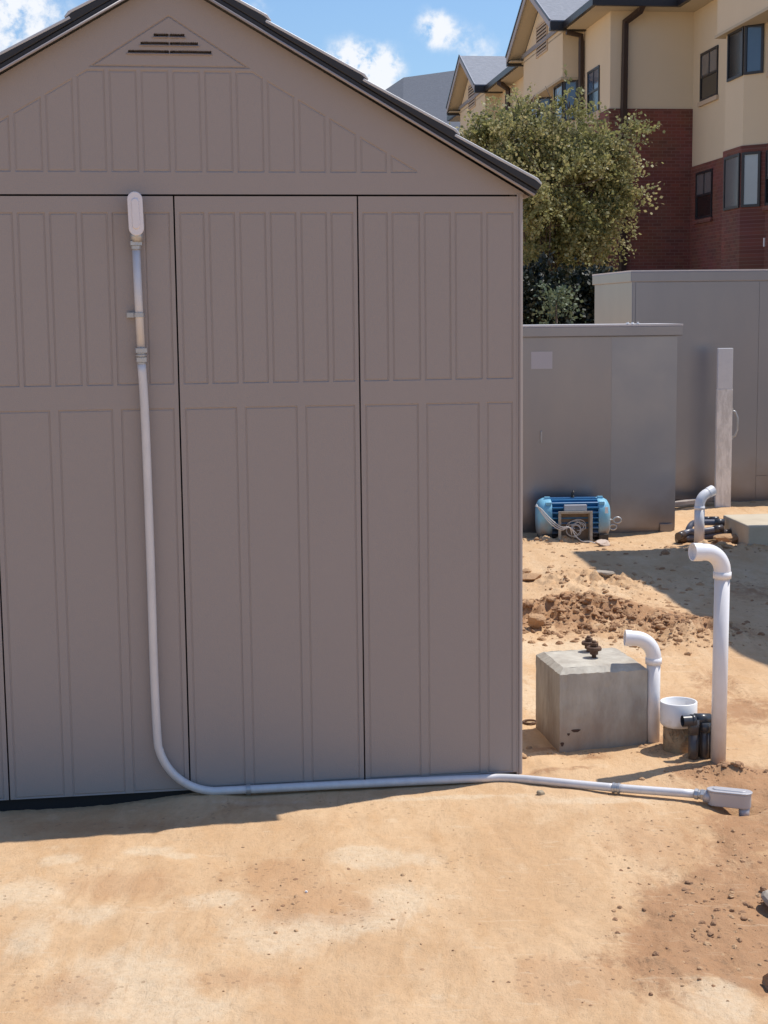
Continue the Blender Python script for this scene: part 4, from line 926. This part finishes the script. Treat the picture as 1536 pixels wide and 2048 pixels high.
# far wing with hip roof
zr = 12.6
R1 = G(1010, 127, zr); R2 = G(807, 155, zr); C1 = G(805, 322, 7.3); C2 = G(466, 385, 7.3)
dr_ = (R1 - R2); C3 = C1 + dr_ * 1.2; C3.z = 7.3
fwg = thing('distant_wing', 'distant building wing with a large plain grey hip roof', 'building', (C1.x, C1.y, 0)); o_ = Vector((C1.x, C1.y, 0))
bk = MB(); 
bk.add([C1 - o_, C2 - o_, C3 - o_, R1 - o_ + dr_ * .3, R2 - o_, C2 + dr_ * 1.4 - o_], [(0, 2, 3, 4), (0, 4, 1), (1, 4, 3, 5)])
M['shingle_dark'] = mat('dark_grey_shingle', (.13, .137, .155), .9, bump=(9, .6, .03), vary=(5, (.105, .112, .13), .25)); bk.build('roof', M['shingle_dark'], fwg)
wq = [C1 - o_, C2 - o_, C2 + dr_ * 1.4 - o_, C3 - o_]; cc = sum(wq, Vector()) / 4
MB().prism([((q.x - cc.x) * .94 + cc.x, (q.y - cc.y) * .94 + cc.y) for q in wq], -.1, 7.2).build('wall', M['cream'], fwg)

# ------------------------------------------------------------------ tree and shrubs
def leaves(name, lobes, m, parent, leaf=.05, per=16, seed=1, length=.34, drop=.1):
    """lobes: (x,y,z,r, sprays). leaf-sized diamonds set along twigs"""
    r = np.random.default_rng(seed); Cn, Dn, Sh = [], [], []
    for (x, y, z, rad, n) in lobes:
        ns = max(5, n // 13); sc_ = r.normal(size=(ns, 3)); sc_ /= np.linalg.norm(sc_, axis=1)[:, None]; sr = .45 + .6 * r.random((ns, 1)); sh0 = r.random(ns)
        pick = r.integers(0, ns, n); d = sc_[pick] + r.normal(size=(n, 3)) * .30
        st = np.array([x, y, z]) + sc_[pick] * sr[pick] * rad * .8 + r.normal(size=(n, 3)) * rad * .13
        dirn = d * .8 + r.normal(size=(n, 3)) * .45 + np.array([0, 0, .25]); dirn /= np.linalg.norm(dirn, axis=1)[:, None]
        ln = length * (.5 + .8 * r.random((n, 1))); cs = np.clip(sh0[pick] * .6 + .4 * r.random(n), 0, 1)
        for k in range(per):
            t = (k + r.random((n, 1))) / per
            p = st + dirn * ln * t + np.array([0, 0, -1]) * (drop * t * t) + r.normal(size=(n, 3)) * .028
            Cn.append(p); Dn.append(dirn + r.normal(size=(n, 3)) * .8); Sh.append(np.clip(cs * .7 + r.random(n) * .45 - .05, 0, 1))
    Cn = np.concatenate(Cn); Dn = np.concatenate(Dn); Sh = np.concatenate(Sh); n = len(Cn)
    Dn /= np.linalg.norm(Dn, axis=1)[:, None]; q = r.normal(size=(n, 3)); s = np.cross(Dn, q); s /= np.linalg.norm(s, axis=1)[:, None]
    L = leaf * (.6 + .7 * r.random((n, 1))); W = L * .38
    V = np.stack([Cn - Dn * L * .5, Cn + s * W, Cn + Dn * L * .5, Cn - s * W], 1).reshape(-1, 3)
    F = np.arange(n * 4).reshape(-1, 4)
    o = npmesh(name, V, F, m, parent, smooth=False)
    at = o.data.attributes.new('shade', 'FLOAT', 'POINT'); at.data.foreach_set('value', np.repeat(Sh, 4).astype(np.float32))
    return o
TY = 20.0; tb = D(1085, 600, TY)
tree = thing('tree', 'bushy olive green tree rising between the shed roof and brick building', 'tree', (tb.x, TY, 0)); to = Vector((tb.x, TY, 0))
spec = [(930, 299, 40, 70, .3), (975, 289, 52, 95, .2), (1035, 296, 65, 120, .0), (1088, 299, 68, 120, -.2), (1143, 318, 68, 130, .2), (1184, 325, 58, 120, 0), (1216, 306, 30, 50, -.1), (1040, 345, 78, 170, -.2), (1103, 375, 88, 210, -.4),
        (1159, 385, 76, 180, -.1), (1206, 385, 42, 80, .1), (1095, 455, 76, 150, -.2), (1153, 460, 66, 140, .0), (1179, 450, 42, 70, 0), (960, 325, 55, 80, .1), (1164, 508, 38, 50, .1), (1070, 515, 50, 60, .3), (1113, 520, 48, 55, .1),
        (1098, 330, 76, 110, .8), (1030, 400, 76, 90, .8), (1153, 420, 76, 110, .9), (1045, 236, 55, 26, 0), (1108, 229, 50, 26, 0), (1246, 276, 22, 20, 0), (1246, 384, 24, 30, 0), (1216, 440, 25, 26, 0), (1199, 490, 26, 24, 0), (1138, 224, 40, 14, 0)]
lob = []
for (px, py, rp_, n, dy) in spec:
    q = D(px, py, TY + dy) - to; lob.append((q.x, q.y, q.z, rp_ * TY / 3000, int(n * 1.25)))
leaves('crown', lob, M['leaf'], tree, leaf=.048, per=22, seed=3, length=.40)
br = MB(); r5 = random.Random(5)
for k in range(4):
    x0 = (k - 1.5) * .06; q = Vector((x0, r5.uniform(-.05, .05), 0)); pth = [Vector((x0 * .5, 0, -.1))]
    for i in range(6): pth.append(Vector((x0 * (1 + i * .7) + r5.uniform(-.04, .04), r5.uniform(-.1, .1), .35 * (i + 1))))
    br.tube(smooth_path(pth, 3), [.06 - .045 * i / (len(smooth_path(pth, 3)) - 1) for i in range(len(smooth_path(pth, 3)))], 8)
br.build('trunk', M['bark'], tree)
br = MB()
for (x, y, z, rad, n) in lob:
    c = Vector((x, y, z)); b0 = Vector((x * .12, 0, 1.5 + .2 * r5.random())); mid = b0.lerp(c, .5) + Vector((r5.uniform(-.1, .1), r5.uniform(-.1, .1), -.08))
    pth = smooth_path([b0, mid, c], 4); br.tube(pth, [.026 - .02 * i / (len(pth) - 1) for i in range(len(pth))], 6)
    for k in range(7):
        d = Vector((r5.gauss(0, 1), r5.gauss(0, 1), abs(r5.gauss(0, .8)))).normalized(); e = c + d * rad * 1.15; mm = c.lerp(e, .5) + Vector((r5.uniform(-.05, .05), 0, r5.uniform(-.04, .06)))
        br.tube([c, mm, e], [.010, .007, .003], 5)
br.build('branches', M['bark'], tree)

def shrub(name, px, py, Y, rad, n, m, label, leaf=.06, seed=1, base=None):
    c = D(px, py, Y); t = thing(name, label, 'shrub', (c.x, c.y, 0), group='shrubs behind the cabinets')
    r = random.Random(seed); L = [(0, 0, c.z, rad * .7, n)] + [(r.uniform(-.6, .6) * rad, r.uniform(-.3, .3) * rad, c.z * r.uniform(.4, 1.05), rad * .6, n // 2) for _ in range(5)]
    leaves('foliage', L, M[m], t, leaf=leaf, per=12, seed=seed, length=.25)
    MB().tube([(0, 0, -.1), (.02, 0, c.z * .6), (0, 0, c.z)], [.03, .02, .01], 6).build('stem', M['bark'], t)
shrub('shade_dark_shrub', 1075, 600, 18.6, .62, 420, 'leaf_shade_dark', 'shrub with shade in its near-black colour, just right of the shed corner, behind the short cabinet', seed=21)
shrub('shade_dark_shrub', 1165, 600, 18.9, .62, 420, 'leaf_shade_dark', 'shrub with shade in its near-black colour, next to the tall cabinet, under the tree', seed=22)
shrub('shade_dark_shrub', 1120, 585, 24, .9, 320, 'leaf_shade_dark', 'shrub with shade in its near-black colour, under the middle of the tree crown, farthest back', seed=23)
shrub('sage_shrub', 1112, 600, 17.5, .12, 22, 'leaf_sage', 'small pale sage green shrub under the tree', leaf=.045, seed=24)
